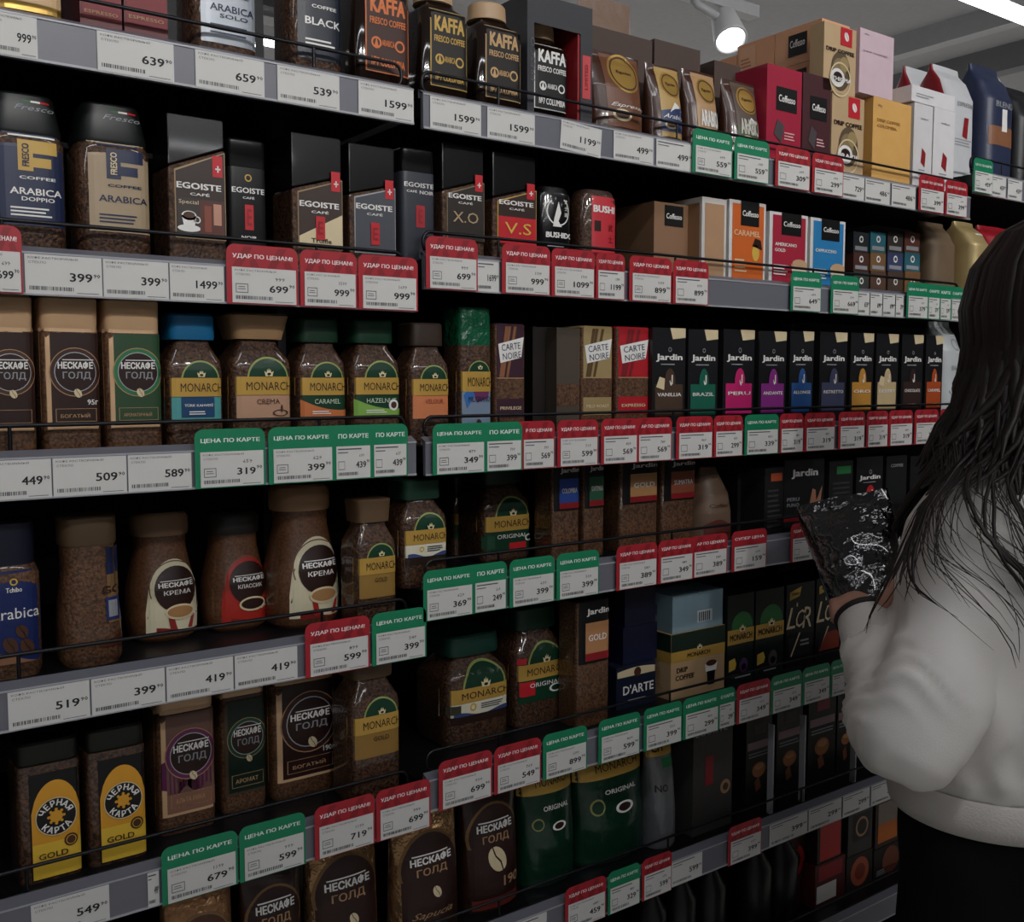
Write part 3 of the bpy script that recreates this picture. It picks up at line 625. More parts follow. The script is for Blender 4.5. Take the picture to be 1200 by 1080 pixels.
for i, (a, b) in enumerate(((1196, 1226), (1228, 1258))):
    pouch(['black coffee bag at the right picture edge on the top shelf', 'black coffee bag beyond the right picture edge on the top shelf'][i], 2, 0, a, b, 100, M('1b1c20', .4), None, d=.09, Y0=.06, prof=BAGP, n=4)
# ------------------------------------------------------------------ second shelf
FRB = M('101513', .4)
def fresco(label, bay, row, xl, xr, yt, deco): jar(label, bay, row, xl, xr, yt, FRP, .69, 4, deco, COFFEE, FRB, lprof=[(.69, .93, .93), (.72, .97, .97), (1, .78, .78)], lidn=3.5)
fresco('jar with navy label and gold F emblem, left end of second shelf', 0, 1, -14, 81, 107, d_fresco(NAVY, W_, GOLDF, 'ARABICA', 'DOPPIO'))
fresco('jar with a beige label and navy F emblem on the second left shelf', 0, 1, 92, 181, 120, d_fresco(M('a89478', .5), NAVY, NAVY, 'ARABICA'))
EB = M('33231d', .4); EG = M('4a4d55', .4)
egoiste('angular black-capped jar with a cup pictured on its brown label, second left shelf', 0, 1, 197, 265, 136, EB, (.58, .76), deco=d_ego(special=True))
def slab(label, bay, row, xl, xr, yt, mat, deco, body=None): 
    return jar(label, bay, row, xl, xr, yt, [(0, .98, .98), (.02, 1, 1), (1, 1, 1)], .74, 8, deco, mat, BLKG, lprof=[(.74, .96, .96), (.75, 1, 1), (1, .98, .98)], lidn=8, d=.06)
slab('slim dark grey jar with a red window on the label, second left shelf', 0, 1, 268, 314, 163, M('1c1b1d', .3, coat=.5), lambda c: (c.ring(.5, .645, .06, .09, GOLDF, 1), c.text('EGOISTE', .5, .53, .05, W_, .84, 1, .015), c.text('CAFÉ', .5, .465, .025, W_, .3, 1), c.rect(.4, .17, .62, .4, RED, 1), c.text('E', .51, .285, .15, DRED, .12, 2), c.text('NOIR', .5, .1, .03, W_, .4, 1)))
egoiste('angular jar with a brown label and cream lower corner, second left shelf', 0, 1, 342, 402, 158, M('3b2a22', .4), (.52, .66), deco=d_ego(e=True, cream=True, vv=.4))
egoiste('angular jar with a slate grey label and red window, second left shelf', 0, 1, 409, 464, 170, EG, (.54, .66), rim=M('b9babd', .3, metal=.5), deco=d_ego(e=True, sub=None, vv=.44))
slab('slim slate grey jar reading NOIR beside the bay gap on the second shelf', 1, 1, 471, 511, 174, M('3c3f47', .35, coat=.3), lambda c: (c.text('EGOISTE', .5, .6, .05, W_, .86, 1, .01), c.text('CAFÉ', .28, .53, .03, W_, .3, 1), c.text('NOIR', .72, .525, .04, W_, .42, 1, .01), c.rect(.4, .14, .66, .38, M('a8222c', .5), 1), c.text('E', .53, .26, .15, DRED, .12, 2)))
egoiste('angular jar with a dark bronze label reading X.O, first on the second middle shelf', 1, 1, 518, 568, 168, M('2b2521', .4), (.5, .65), deco=d_ego(xo=('X.O', M('b49a78', .5)), vv=.46))
egoiste('angular jar with a brown and red label reading V.S on the second middle shelf', 1, 1, 577, 629, 180, EB, (.5, .66), rim=GOLDF, deco=lambda c: (d_ego(strip=RED, vv=.47)(c), c.text('V.S', .55, .2, .12, YEL, .6, 5, -.01)))
BUP = [(0, .95, .95), (.03, 1, 1), (.85, 1, 1), (.95, .9, .9), (1, .8, .8)]
jar('small black jar with a white samurai drawing in a circle, second middle shelf', 1, 1, 634, 674, 218, BUP, .9, 3, lambda c: (c.ring(.5, .64, .3, .33, W_, 1, 1, 130, 420), c.poly([(.38, .55), (.5, .78), (.58, .62), (.5, .5), (.6, .42), (.34, .42)], W_, 1), c.text('武', .72, .78, .06, W_, None, 2), c.text('士', .72, .69, .06, W_, None, 2), c.text('道', .72, .6, .06, W_, None, 2), c.text('BUSHIDO', .56, .3, .08, W_, .8, 1, .03), c.lines(.2, .8, .12, .2, 2, GREY, 1)), M('121315', .2, coat=.8), BLKG, d=.045)
jar('red labelled oval jar, last jar on the second middle shelf', 1, 1, 684, 727, 222, BUP, .93, 3, lambda c: (c.rect(.22, .05, .99, .9, M('c6303c', .45), 1), c.text('BUSHI', .55, .72, .1, W_, .6, 2, .03), c.rect(.28, .4, .45, .55, DBR, 2), c.text('武', .72, .46, .1, DRED, None, 2), c.text('士', .72, .3, .1, DRED, None, 2)), COFFEE, M('3a2a24', .3), d=.045)
woodm = M('8d6a4e', .55)
carton('large wood-brown capsule carton with a black logo square, second middle shelf', 1, 1, 766, 806, 238, woodm, lambda c: (c.rect(.3, .7, .85, .97, BLK, 1), c.text('Coffesso', .57, .83, .07, W_, .46, 2)), d=.09, Y0=.06)
carton('pale cardboard carton with white edges left of the orange carton', 1, 1, 822, 851, 232, M('d0cbc6', .5), lambda c: c.rect(.12, .0, .9, .93, M('b08a68', .55), 1), d=.09, side=lambda c: c.rect(.05, .0, .95, .93, M('9a7453', .55), 1))
WC = M('d9d7d5', .5)
carton('orange caramel capsule carton with white edges', 1, 1, 854, 897, 236, WC, framed(WC, M('d06426', .45), lambda c: (c.rect(.3, .7, .8, 1., BLK, 1), c.text('Coffesso', .55, .85, .07, W_, .44, 2), c.text('CARAMEL', .48, .61, .07, M('ecc59c', .5), .72, 1), c.poly([(.62, .46), (.9, .42), (.86, .54), (.7, .56)], DBR, 1), c.ring(.72, .38, 0, .1, YEL, 1, 1.5), c.lines(.15, .5, .12, .3, 4, CREAM, 1))), d=.085)
carton('red capsule carton reading AMERICANO GOLD with white edges', 1, 1, 901, 946, 250, WC, framed(WC, M('a8223a', .45), lambda c: (c.rect(.3, .7, .82, 1., BLK, 1), c.text('Coffesso', .56, .85, .07, W_, .44, 2), c.text('AMERICANO', .42, .57, .045, W_, .56, 1), c.text('GOLD', .27, .49, .045, W_, .27, 1), d_coffesso(art='cup', v=2)(c))), d=.085)
carton('blue capsule carton reading CAPPUCCINO with white edges', 1, 1, 949, 990, 257, WC, framed(WC, M('2a7fb8', .45), lambda c: (c.rect(.3, .7, .82, 1., BLK, 1), c.text('Coffesso', .56, .85, .07, W_, .44, 2), c.text('CAPPUCCINO', .44, .55, .045, W_, .6, 1), d_coffesso(art='cup', v=2)(c))), d=.085)
cols = ['3a3f3c', '4a2a22', '22262c', '5a4034', '7a5a38', '2c6a78', '4c3a30', '3a4468', '35302c', '7a5636', '2a6472', '5e3226']
k = 0
desc = ['dark green', 'brown-red', 'black', 'brown', 'tan', 'teal', 'umber', 'indigo', 'charcoal', 'ochre', 'petrol blue', 'russet']
for i in range(4):
    prev = None
    for j in range(3):
        kk = (i*3+j) % 12; a = 1000+i*20
        o = carton('small %s capsule carton, %s of a shadowed stack, second shelf' % (desc[kk], ['bottom', 'middle', 'top'][j]), 1, 1, a, a+18, [318, 296, 272][j], M(cols[kk], .5), lambda c: (c.rect(.1, .1, .9, .3, CREAM if c.W > 1 else GREY, 1), c.ring(.5, .65, .08, .14, W_, 1, n=8)), d=.05, Y0=.08, zb=prev)
        prev = zt(o)
pouch('brown kraft coffee bag left of the pale gold bag on the second shelf', 2, 1, 1094, 1124, 258, M('6e5a44', .6), None, d=.08, Y0=.06, prof=BAGP, n=4)
pouch('pale gold coffee bag above the head of the shopper on the second shelf', 2, 1, 1141, 1164, 242, M('c2ac78', .35, metal=.3), lambda c: (c.text('◆◆◆', .6, .82, .05, W_, .5, 1) if 0 else c.lines(.4, .8, .8, .84, 1, W_, 1), c.text('Coffee', .7, .4, .06, BRN, .6, 1, rot=1.2)), d=.1, Y0=.03, prof=BAGP, n=4, wr=.004)
pouch('red coffee bag at the right picture edge beside the pale gold bag', 2, 1, 1168, 1204, 240, M('a51f2c', .35), lambda c: c.text('ESPRESSO', .5, .5, .05, W_, .8, 1), d=.1, Y0=.03, prof=BAGP, n=4, wr=.004)
# ------------------------------------------------------------------ third shelf
nescafe_gold('gold-capped jar at the left edge of the third shelf, coffee beans on its label', 0, 2, -26, 43, 345, d_nescafe_gold(BRN, DBR))
nescafe_gold('gold-capped jar with a brown ring label reading 95, third left shelf', 0, 2, 49, 119, 347, d_nescafe_gold(M('3f2622', .4), M('2c1712', .4), boxl='БОГАТЫЙ', weight='95г'))
nescafe_gold('gold-capped jar with a green ring label on the third left shelf', 0, 2, 124, 191, 350, d_nescafe_gold(M('2f7a4c', .4), M('2c4a30', .4), boxl='АРОМАТИЧНЫЙ'))
def x_turk(c): c.rect(.22, .08, .8, .262, M('12406a', .45), 2); c.text('TÜRK KAHVESİ', .52, .19, .03, W_, .5, 4); c.lines(.35, .7, .1, .14, 2, W_, 4)
monarch('blue-capped jar with a turquoise label on the third left shelf', 0, 2, 196, 264, 367, M('176a9a', .35), d_monarch(M('4f9a9a', .45), None, extra=x_turk))
monarch('beige-capped jar with a pink-beige CREMA label on the third left shelf', 0, 2, 272, 345, 367, M('a8845f', .45), d_monarch(M('b88f74', .5), 'CREMA', BRN, extra=lambda c: (c.ring(.76, .1, .1, .13, BRN, 3, .4), c.ring(.78, .14, .0, .02, BRN, 3, 3))), lp=[(.77, .8, .8), (1, 1, 1)])
monarch('green-capped jar reading CARAMEL with an orange swoosh, third left shelf', 0, 2, 350, 408, 372, M('123524', .4), d_monarch(DKG, 'CARAMEL', M('c9d8c0', .5), swoosh=M('c4703c', .5)))
monarch('green-capped jar reading HAZELNUT with a light green swoosh, third left shelf', 0, 2, 413, 472, 374, M('113a26', .4), d_monarch(DKG, 'HAZELNUT', M('c9d8c0', .5), swoosh=M('7fae4a', .5), extra=lambda c: (c.ring(.8, .16, 0, .1, W_, 4), c.ring(.8, .16, 0, .06, BRN, 5))))
monarch('brown-capped jar reading VELOUR with an orange-pink label beside the bay gap', 1, 2, 481, 529, 378, M('33251b', .5), d_monarch(M('d07c50', .5), 'VELOUR', M('8a3a2a', .5)), Y0=.035)
jar('tall jar with green wrapped cap and blue-grey label, third middle shelf', 1, 2, 539, 578, 360, [(0, .96, .96), (.03, 1, 1), (.7, 1, 1), (1, .97, .97)], .7, 6, d_monarch(M('7d8fa6', .45), 'MILIGRANO', NAVY, vb=.33, vt=.49, extra=lambda c: (c.poly([(.3, .38), (.9, .38), (.84, .28), (.5, .24)], M('6a2a5a', .5), 2), c.poly([(.1, .3), (.3, .38), (.42, .3), (.2, .2)], M('2f6ab0', .5), 3), c.bean(.55, .08, .1, BRN, DBR))), None, M('14563a', .25, coat=.6, bump=.5, bscale=90), Y0=.04)
def carte(label, xl, xr, yt, under, stripes, word, Y0=.04, **k):
    return jar(label, 1, 2, xl, xr, yt, [(0, .98, .98), (.02, 1, 1), (1, 1, 1)], .98, 14, d_carte(under, stripes, word), COFFEE2, under, d=.055, Y0=Y0, name='sleeved_jar', hid=.2, **k)
carte('square jar in a plum sleeve with a white tilted sticker on the third middle shelf', 580, 616, 379, M('3a1c2c', .45), M('8a5a3a', .5), 'PRIVILEGE')
carton('dark square sleeved jar back row left of the cream sleeved one', 1, 2, 624, 648, 383, M('1d1714', .45), None, d=.06, Y0=.07, name='sleeved_jar', cat='jar')
carton('grey-brown side of a sleeved jar box left of the cream sleeved one', 1, 2, 652, 679, 384, M('4b4138', .5), lambda c: c.rect(0, .2, 1, .42, COFFEE2, 1), d=.055, Y0=.045, name='sleeved_jar', cat='jar')
carte('square jar in a cream sleeve with a white tilted sticker on the third middle shelf', 681, 719, 382, M('a08a5e', .5), M('5a4426', .5), 'MILD ROAST')
carte('square jar in a red sleeve with a white tilted sticker on the third middle shelf', 722, 762, 383, M('b01c28', .45), M('7a1a20', .5), 'EXPRESSO')
jl = [('brown VANILLA', 764, 803, 384, '4a382c', 'VANILLIA', CREAM, 0), ('teal BRAZIL', 806, 841, 386, '15604c', 'BRAZIL', None, 0), ('bright pink PERU', 844, 884, 386, 'c4246c', 'PERU', None, 4), ('purple ANDANTE', 889, 921, 388, '8a2f86', 'ANDANTE', None, 0), ('blue ALLONGE', 925, 953, 388, '2a5590', 'ALLONGE', None, 0),
      ('slate RISTRETTO', 960, 992, 389, '474a66', 'RISTRETTO', None, 0), ('ochre yellow', 996, 1023, 390, 'c48c3a', 'ORO', None, 0), ('cream', 1026, 1052, 391, 'cdb589', 'DESSERT', CREAM, 0), ('dark chocolate', 1056, 1081, 392, '352320', 'CHOCOLATE', None, 0), ('rust orange CARAMEL', 1084, 1104, 393, 'b04c1e', 'CARAMEL', None, 0)]
for nm, a, b, y, hx, wd_, lf, rz in jl:
    carton('slim black capsule carton with a %s panel on the third middle shelf' % nm, 1, 2, a, b, y, JB, d_jardin(M(hx, .45), wd_, True, lf), d=.09, rz=rz, Y0=.034 if rz else .03)
pouch('white coffee bag with blue corner beside the shopper hair on the third shelf', 2, 2, 1106, 1131, 376, M('c4c8ca', .4), lambda c: (c.poly([(.05, .05), (.7, .05), (.3, .25), (.05, .5)], M('3a7690', .5), 1), c.ring(.6, .75, .12, .16, GREY, 1), c.text('Blend', .6, .5, .05, GREY, .5, 1)), d=.08, Y0=.035, prof=BAGP, n=3)
# ------------------------------------------------------------------ fourth shelf
TCP = [(0, .95, .95), (.04, 1, 1), (.66, 1, 1), (.72, .9, .9), (1, .9, .9)]
jar('blue labelled jar reading Arabica at the left edge of the fourth shelf', 0, 3, -45, 53, 612, TCP, .72, 3.5, lambda c: (c.rect(.05, .1, .98, .69, M('16265a', .4), 1), c.text('Arabica', .62, .42, .07, W_, .64, 2, -.01), c.text('Tchibo', .62, .57, .03, W_, .2, 2), c.ring(.62, .62, .03, .05, GOLDF, 2), c.bean(.55, .22, .12, BRN, DBR), c.bean(.76, .2, .12, BRN, DBR), c.bean(.7, .3, .1, BRN, DBR), c.band(.05, .98, .1, lambda u: .14+.04*math.sin(5*u), M('8a6248', .5), 2)), COFFEE2, M('12162a', .4), Y0=.06)
jar('wide jar turned sideways with a brown cap and gold lettering, fourth left shelf', 0, 3, 72, 148, 605, [(0, .9, .9), (.05, 1, 1), (.3, .98, .98), (.65, .82, .82), (.8, .84, .84), (1, .84, .84)], .8, 3, lambda c: (c.rect(.72, .6, .97, .78, NAVY, 1), c.rect(.72, .28, .97, .6, M('7a5c3a', .5), 1), c.text('GO', .8, .5, .05, DBR, .34, 3), c.rect(.68, .3, .92, .45, M('1a2a66', .5), 3), c.rect(.72, .32, .88, .43, SILV, 4), c.band(.55, .97, .12, lambda u: .12+.2*(u-.5), M('4a2416', .4), 2)), COFFEE2, M('5a4630', .5), Y0=.06, lprof=[(.8, .86, .86), (.82, .9, .9), (1, .9, .9)], lidn=3)
KC = M('8a6a50', .5)
krema('smaller curvy jar with pale cap and cream label showing a red cup, fourth shelf', 0, 3, 156, 240, 602, d_nescafe_arch(M('d8cfb0', .5), 'КРЕМА', M('8a2a26', .5)), KC, Y0=.12)
krema('curvy jar with a dark cap and a red label on the fourth left shelf', 0, 3, 247, 322, 602, d_nescafe_arch(M('a8281e', .45), 'КЛАССИК', None), M('2b2724', .5), Y0=.118)
krema('larger curvy jar with pale cap and cream label showing a red cup, fourth shelf', 0, 3, 326, 408, 569, d_nescafe_arch(M('d8cfb0', .5), 'КРЕМА', M('a8261e', .5)), M('a8825f', .5), Y0=.078)
monarch('brown-capped jar with a golden label reading GOLD on the fourth left shelf', 0, 3, 418, 467, 585, M('5e4730', .5), d_monarch(M('a07c3e', .45, metal=.2), 'GOLD', DBR), lp=[(.77, .78, .78), (1, .86, .86)], Y0=.03, hid=.22)
def x_mild(c): c.rect(0, .12, 1, .262, M('ddd8c2', .5), 2); c.lines(.5, .85, .17, .24, 3, NAVY, 4); c.ring(.38, .21, .03, .05, YEL, 4); c.band(.1, 1, .12, lambda u: .14+.025*math.sin(9*u), M('3a4a7a', .5), 3)
monarch('green-capped jar with a cream and blue lower label beside the bay gap, fourth shelf', 1, 3, 472, 527, 562, M('0f3526', .4), d_monarch(M('2a1a14', .4), None, extra=x_mild), Y0=.03)
monarch('green-capped jar in the shadow left of the red-flashed one, fourth middle shelf', 1, 3, 532, 553, 558, M('0d2f20', .4), d_monarch(DKG, None), Y0=.2)
monarch('green-capped jar with a red flash on its green label, fourth middle shelf', 1, 3, 566, 625, 543, M('0d2f20', .4), d_monarch(DKG, 'ORIGINAL', W_, extra=lambda c: (c.rect(.5, .06, .85, .13, RED, 3), c.ring(.9, .17, .05, .08, W_, 4, .7), c.rect(.02, .08, .22, .22, M('1c4a34', .5), 3))), Y0=.129, hid=.06)
for nm, a, b, y, hx, wd_ in (('blue Colombian', 647, 680, 540, '2a4a9a', 'COLOMBIA'), ('green Guatemalan', 684, 709, 538, '2a5a40', 'GUATEMALA'), ('golden', 727, 772, 535, 'b98a5a', 'GOLD'), ('reddish-brown', 776, 816, 533, '8a4a34', 'SUMATRA')):
    jar('square jar with black upper half and a %s label on the fourth middle shelf' % nm, 1, 3, a, b, y, JJP, .985, 9, d_jardin_small(wd_, M(hx, .45)), COFFEE2, BLK, d=.05, Y0=.08)
pouch('leaning cream and brown coffee bag in the middle of the fourth shelf', 1, 3, 826, 866, 548, M('6e5848', .45, bump=.2, bscale=30), lambda c: (c.band(.1, .95, .03, lambda u: .2+.12*math.sin(4*u), M('5a2a22', .5), 1), c.text('Coffee', .45, .5, .05, BRN, .5, 1)), d=.07, Y0=.05, n=2.4, prof=[(0, 1, 1), (.4, .98, 1), (.65, .85, .85), (.85, .6, .45), (1, .45, .1)])
def d_black(acc, w=None):
    def f(c): c.rect(.3, .8, .9, .92, acc, 1); c.lines(.15, .9, .1, .7, 8, M('3a3a3c', .5), 1)
    return f
carton('black carton in the shadow right of the leaning bag, fourth shelf', 1, 3, 864, 876, 552, M('151312', .5), None, d=.08, Y0=.08)
carton('black carton with a small orange stripe on the fourth middle shelf', 1, 3, 894, 918, 548, M('161516', .45), d_black(M('a84a2a', .5)), d=.08, rz=3)
carton('black capsule carton reading PERU with a llama picture on the fourth shelf', 1, 3, 921, 965, 538, JB, lambda c: (c.text('Jardin', .5, .8, .13, W_, .66, 1, .025), c.text('PERU', .22, .45, .05, GREY, .3, 1), c.text('PUNO', .22, .37, .05, GREY, .3, 1), c.poly([(.62, .35), (.7, .58), (.78, .56), (.8, .4), (.95, .62), (.9, .3)], M('a8745a', .5), 1), c.rect(.0, .14, 1, .2, DRED, 1)), d=.09, Y0=.035, rz=-3)
carton('black carton with a small green stripe behind the held pouch, fourth shelf', 1, 3, 971, 999, 540, M('1a1b1a', .45), d_black(M('2a7a44', .5)), d=.08)
carton('slim black capsule carton with a bright red panel, fourth shelf', 1, 3, 1003, 1034, 535, JB, d_jardin(M('c2202a', .45), 'BERRY', False), d=.08)
carton('plain black carton right of the red-panelled carton, fourth shelf', 1, 3, 1038, 1062, 534, M('141618', .45), lambda c: c.text('COFFEE', .5, .85, .05, GREY, .6, 1), d=.08)
carton('plain black carton nearest the shopper shoulder, fourth shelf', 1, 3, 1066, 1090, 534, M('121416', .45), None, d=.08)
# ------------------------------------------------------------------ fifth shelf
CKP = [(0, .96, .96), (.02, 1, 1), (.62, 1, 1), (1, .99, .99)]
for a, b, y, w in ((20, 97, 868, 'left of the pair'), (102, 173, 852, 'right of the pair')):
    jar('square jar with tall black cap and yellow GOLD label, %s' % w, 0, 4, a, b, y, [(0, .97, .97), (.02, 1, 1), (.8, 1, 1), (1, 1, 1)], .84, 8, d_cherkarta, COFFEE, M('12140f', .4), lprof=[(.84, .93, .93), (.86, .98, .98), (1, .96, .96)], lidn=7, Y0=.052)
nescafe_gold('gold-capped jar with purple splashes on its label on the fifth left shelf', 0, 4, 184, 254, 790, d_nescafe_gold(M('6a2a56', .4), M('6e5046', .45), boxl='АЛЬТА РИКА', extra=lambda c: (c.band(.0, .97, lambda u: .27+.03*math.sin(17*u), lambda u: .43+.05*math.sin(11*u), M('5e1e4c', .4), 2), c.rect(.14, .14, .97, .26, M('8a6250', .45), 3))), Y0=.085)
nescafe_gold('gold-capped jar with a dark green ring label on the fifth left shelf', 0, 4, 259, 313, 778, d_nescafe_gold(M('0f4a32', .4), M('12261c', .4), boxl='АРОМАТ', side=M('4a3a2a', .4)), Y0=.104)
nescafe_gold('large gold-capped jar with a brown ring label reading 190 on the fifth shelf', 0, 4, 319, 397, 758, d_nescafe_gold(M('3a201c', .4), M('2a1512', .4), boxl='БОГАТЫЙ', weight='190г'), Y0=.102)
monarch('jar with a golden label reading GOLD under the green 399 card, fifth shelf', 0, 4, 412, 472, 768, M('5e4730', .5), d_monarch(M('9a763a', .45, metal=.2), 'GOLD', DBR), Y0=.03, hid=.29)
monarch('green-capped jar with a cream and blue lower label, first on the fifth middle shelf', 1, 4, 524, 600, 745, M('0d3a30', .4), d_monarch(M('2a1a14', .4), None, extra=lambda c: (x_mild(c), c.rect(.02, .15, .2, .25, M('3a3a2a', .5), 3))), Y0=.088)
monarch('green-capped jar with a red flash and a cup printed, fifth middle shelf', 1, 4, 604, 665, 712, M('0d3324', .4), d_monarch(DKG, 'ORIGINAL', W_, extra=lambda c: (c.rect(.08, .1, .36, .25, RED, 3), c.rect(.05, .44, .2, .5, RED, 3), c.ring(.76, .14, .09, .13, W_, 4, .5))), Y0=.1)
jar('square jar with black upper half and a copper GOLD label on the fifth middle shelf', 1, 4, 676, 715, 702, JJP, .985, 9, d_jardin_small('GOLD', M('b98458', .45)), COFFEE2, BLK, d=.05, Y0=.05)
q = carton('low navy carton with a cream band reading D ARTE on the fifth middle shelf', 1, 4, 722, 768, 778, M('151b30', .45), lambda c: (c.text("D'ARTE", .55, .42, .22, W_, .78, 2), c.band(.02, .98, .74, lambda u: .88+.06*math.sin(3*u), CREAM, 1), c.ring(.52, .82, 0, .09, BRN, 3), c.lines(.3, .8, .1, .2, 1, GREY, 1)), d=.07, Y0=.08)
q2 = carton('dark navy jar pack stacked on the navy cream-banded carton, lower one', 1, 4, 730, 770, 732, M('101632', .4), lambda c: c.rect(0, .1, 1, .13, M('1a2244', .5), 1), d=.06, Y0=.085, zb=zt(q))
carton('dark navy jar pack topmost of the navy stack on the fifth middle shelf', 1, 4, 732, 768, 686, M('0f142c', .4), None, d=.06, Y0=.085, zb=zt(q2))
q = carton('wide beige and green drip coffee carton on the fifth middle shelf', 1, 4, 786, 849, 738, M('b99a74', .55), lambda c: (c.rect(0, .72, 1, 1, M('13291d', .45), 1), c.rect(0, .55, 1, .72, MGOLD, 1), c.text('MONARCH', .5, .63, .07, DBR, .42, 2), emblem(c, .5, .74, .05), c.text('DRIP', .2, .42, .08, DBR, .2, 1, .02), c.text('COFFEE', .25, .3, .08, DBR, .34, 1, .02), c.poly([(.62, .42), (.86, .42), (.84, .3), (.64, .3)], W_, 1), c.poly([(.66, .3), (.82, .3), (.8, .08), (.68, .08)], BLK, 1), c.ring(.74, .43, 0, .1, BRN, 2, .4)), d=.1, Y0=.066, side=lambda c: (c.rect(0, .72, 1, 1, M('13291d', .45), 1), c.rect(0, .55, 1, .72, MGOLD, 1), emblem(c, .5, .64, .1), c.lines(.2, .9, .1, .45, 7, TAN, 1)))
carton('light blue carton lying on top of the drip coffee carton', 1, 4, 788, 847, 694, M('86a2ae', .5), lambda c: (c.rect(.48, .18, .78, .5, M('cfd8dc', .5), 1), [c.rect(.51+.04*i, .2, .51+.04*i+.02, .46, INK, 2) for i in range(6)]), d=.09, zb=zt(q), Y0=.07, side=lambda c: c.rect(.3, .4, .6, .7, M('5a6a76', .5), 1))
for nm, a, b, y, hx, yb in (('purple', 852, 883, 696, '5a3a66', 0), ('grey', 885, 918, 690, '55504c', 0)):
    carton('dark green capsule carton with a gold band and %s capsule picture' % nm, 1, 4, a, b, y, M('14201a', .4), d_monarch_caps(M(hx, .4)), d=.09, Y0=0.069)
LB = M('141516', .35)
carton('black capsule carton with cream script lettering, fully visible one near the hand', 1, 4, 921, 954, 683, LB, d_lor, d=.09, Y0=0.08)
carton('black capsule carton with cream script lettering partly behind the hand', 1, 4, 956, 986, 676, LB, lambda c: (d_lor(c), c.poly([(.1, .08), (.9, .08), (.9, .32), (.4, .3)], M('8a3a2a', .5), 3)), d=.09, Y0=.08)
for i, (a, b) in enumerate(((990, 1018), (1020, 1046))):
    carton(['black carton hidden mostly behind the sleeve cuff, fifth shelf', 'black carton behind the forearm, fifth shelf'][i], 1, 4, a, b, 668, LB, d_lor, d=.09, Y0=0.08)
# ------------------------------------------------------------------ sixth shelf
GP = M('b0835c', .28, metal=.6, bump=.7, bscale=40); DP = M('2a1712', .28, coat=.6, bump=.5, bscale=40); NG = M('b08a62', .24, metal=.75, bump=1., bscale=38)
pouch('copper coloured coffee pouch with a round bean picture on the lowest left shelf', 0, 5, 196, 282, 1012, GP, lambda c: (c.ring(.5, .5, 0, .42, M('5a3a28', .4), 1), c.ring(.5, .5, .39, .42, M('8a6a4a', .4), 2), [c.bean(.35+.1*(i % 4), .52+.07*(i//4), .06, M('6a4a34', .5), DBR, 2, i) for i in range(8)], c.text('КОФЕ', .52, .33, .08, W_, .7, 7, .03, rot=.1)), Y0=.05)
pouch('dark brown refill pouch between the copper pouch and the gold-edged one', 0, 5, 287, 361, 975, DP, d_nescafe_pouch(bean=False), Y0=.05, d=.05)
pouch('gold-edged dark coffee pouch under the red 719 card', 0, 5, 366, 452, 948, NG, d_nescafe_pouch(), Y0=.05)
pouch('gold foil pouch reading Sapucia below the red 699 card, sixth shelf', 1, 5, 468, 546, 925, NG, d_nescafe_pouch(foot='Sapucia'), Y0=.035, d=.06)
pouch('large dark pouch reading 190 with a bean, left of the green pouches', 1, 5, 549, 615, 896, DP, lambda c: (d_nescafe_pouch(bean=False)(c), c.bean(.5, .36, .2, CREAM, DBR), c.text('190', .75, .2, .07, TAN, .3, 4), c.rect(.1, .03, .9, .1, M('6a2a22', .4), 3)), Y0=.05)
PG = M('0d3323', .28, coat=.6, bump=.4, bscale=36)
pouch('dark green stand-up coffee pouch, left one of two on the sixth middle shelf', 1, 5, 619, 683, 868, PG, d_monarch_pouch, Y0=.06, d=.07)
pouch('dark green stand-up coffee pouch, right one of two on the sixth middle shelf', 1, 5, 686, 766, 862, PG, d_monarch_pouch, Y0=.06, d=.075)
pouch('silver and gold-topped coffee pouch right of the green pouches, sixth shelf', 1, 5, 770, 799, 858, M('77797c', .35, metal=.4, bump=.3), lambda c: (c.rect(0, .78, 1, .93, MGOLD, 1), c.text('CH', .3, .85, .07, DBR, .4, 2), c.rect(.4, .68, .9, .76, GRN, 1), c.text('NO', .3, .52, .06, DBR, .4, 2)), Y0=.045)
carton('grey coffee carton with a red window on the sixth middle shelf', 1, 5, 812, 858, 842, M('3a3836', .5), lambda c: (c.text('EGOISTE', .45, .9, .06, GREY, .8, 1), c.rect(.3, .42, .5, .68, M('8a1c22', .5), 1), c.ring(.82, .36, 0, .13, TAN, 1), c.ring(.82, .36, 0, .07, BRN, 2)), d=.07, Y0=.05)
blk = M('1a1714', .45)
def d_cup(bandm, bev=None):
    def f(c): c.rect(.05, .63, .95, .72, bandm, 1); c.rect(.3, .8, .75, .92, M('3a3524', .5) if bev is None else bev, 1); c.lines(.1, .9, .53, .6, 2, GREY, 1); c.ring(.5, .38, 0, .26, M('9a6238', .5), 1, .8); c.ring(.5, .42, 0, .18, M('c08a58', .5), 2, .5); c.poly([(.4, .12), (.6, .16), (.5, .3), (.34, .24)], M('7a4a34', .5), 1)
    return f
PK = M('a8888a', .5)
for nm, a, b, y, bd, bv in (('plain', 874, 904, 840, PK, None), ('olive-topped', 910, 940, 826, PK, None), ('pink-topped', 947, 979, 812, PK, M('9a3a4c', .5)), ('narrow', 981, 1001, 806, PK, BLK), ('last', 1006, 1030, 800, PK, BLK)):
    carton('black carton with a coffee cup picture, %s one of the row on the sixth shelf' % nm, 1, 5, a, b, y, blk, d_cup(bd, bv), d=.07, Y0=.085)
for i, x in enumerate((906.5, 943.5, 1003.5)):
    x0, x1, z0, h = spot(1, 5, x-1, x+1, 820, .03)
    m = MB(); m.box(-.0018, 0, 0, .0018, .012, .165, M('a2a3a8', .35))
    tag(m.build('shelf_divider', None, ((x0+x1)/2, .03, z0)), ['left', 'middle', 'right'][i]+'most pale plastic divider between the black cup-picture cartons', 'divider')
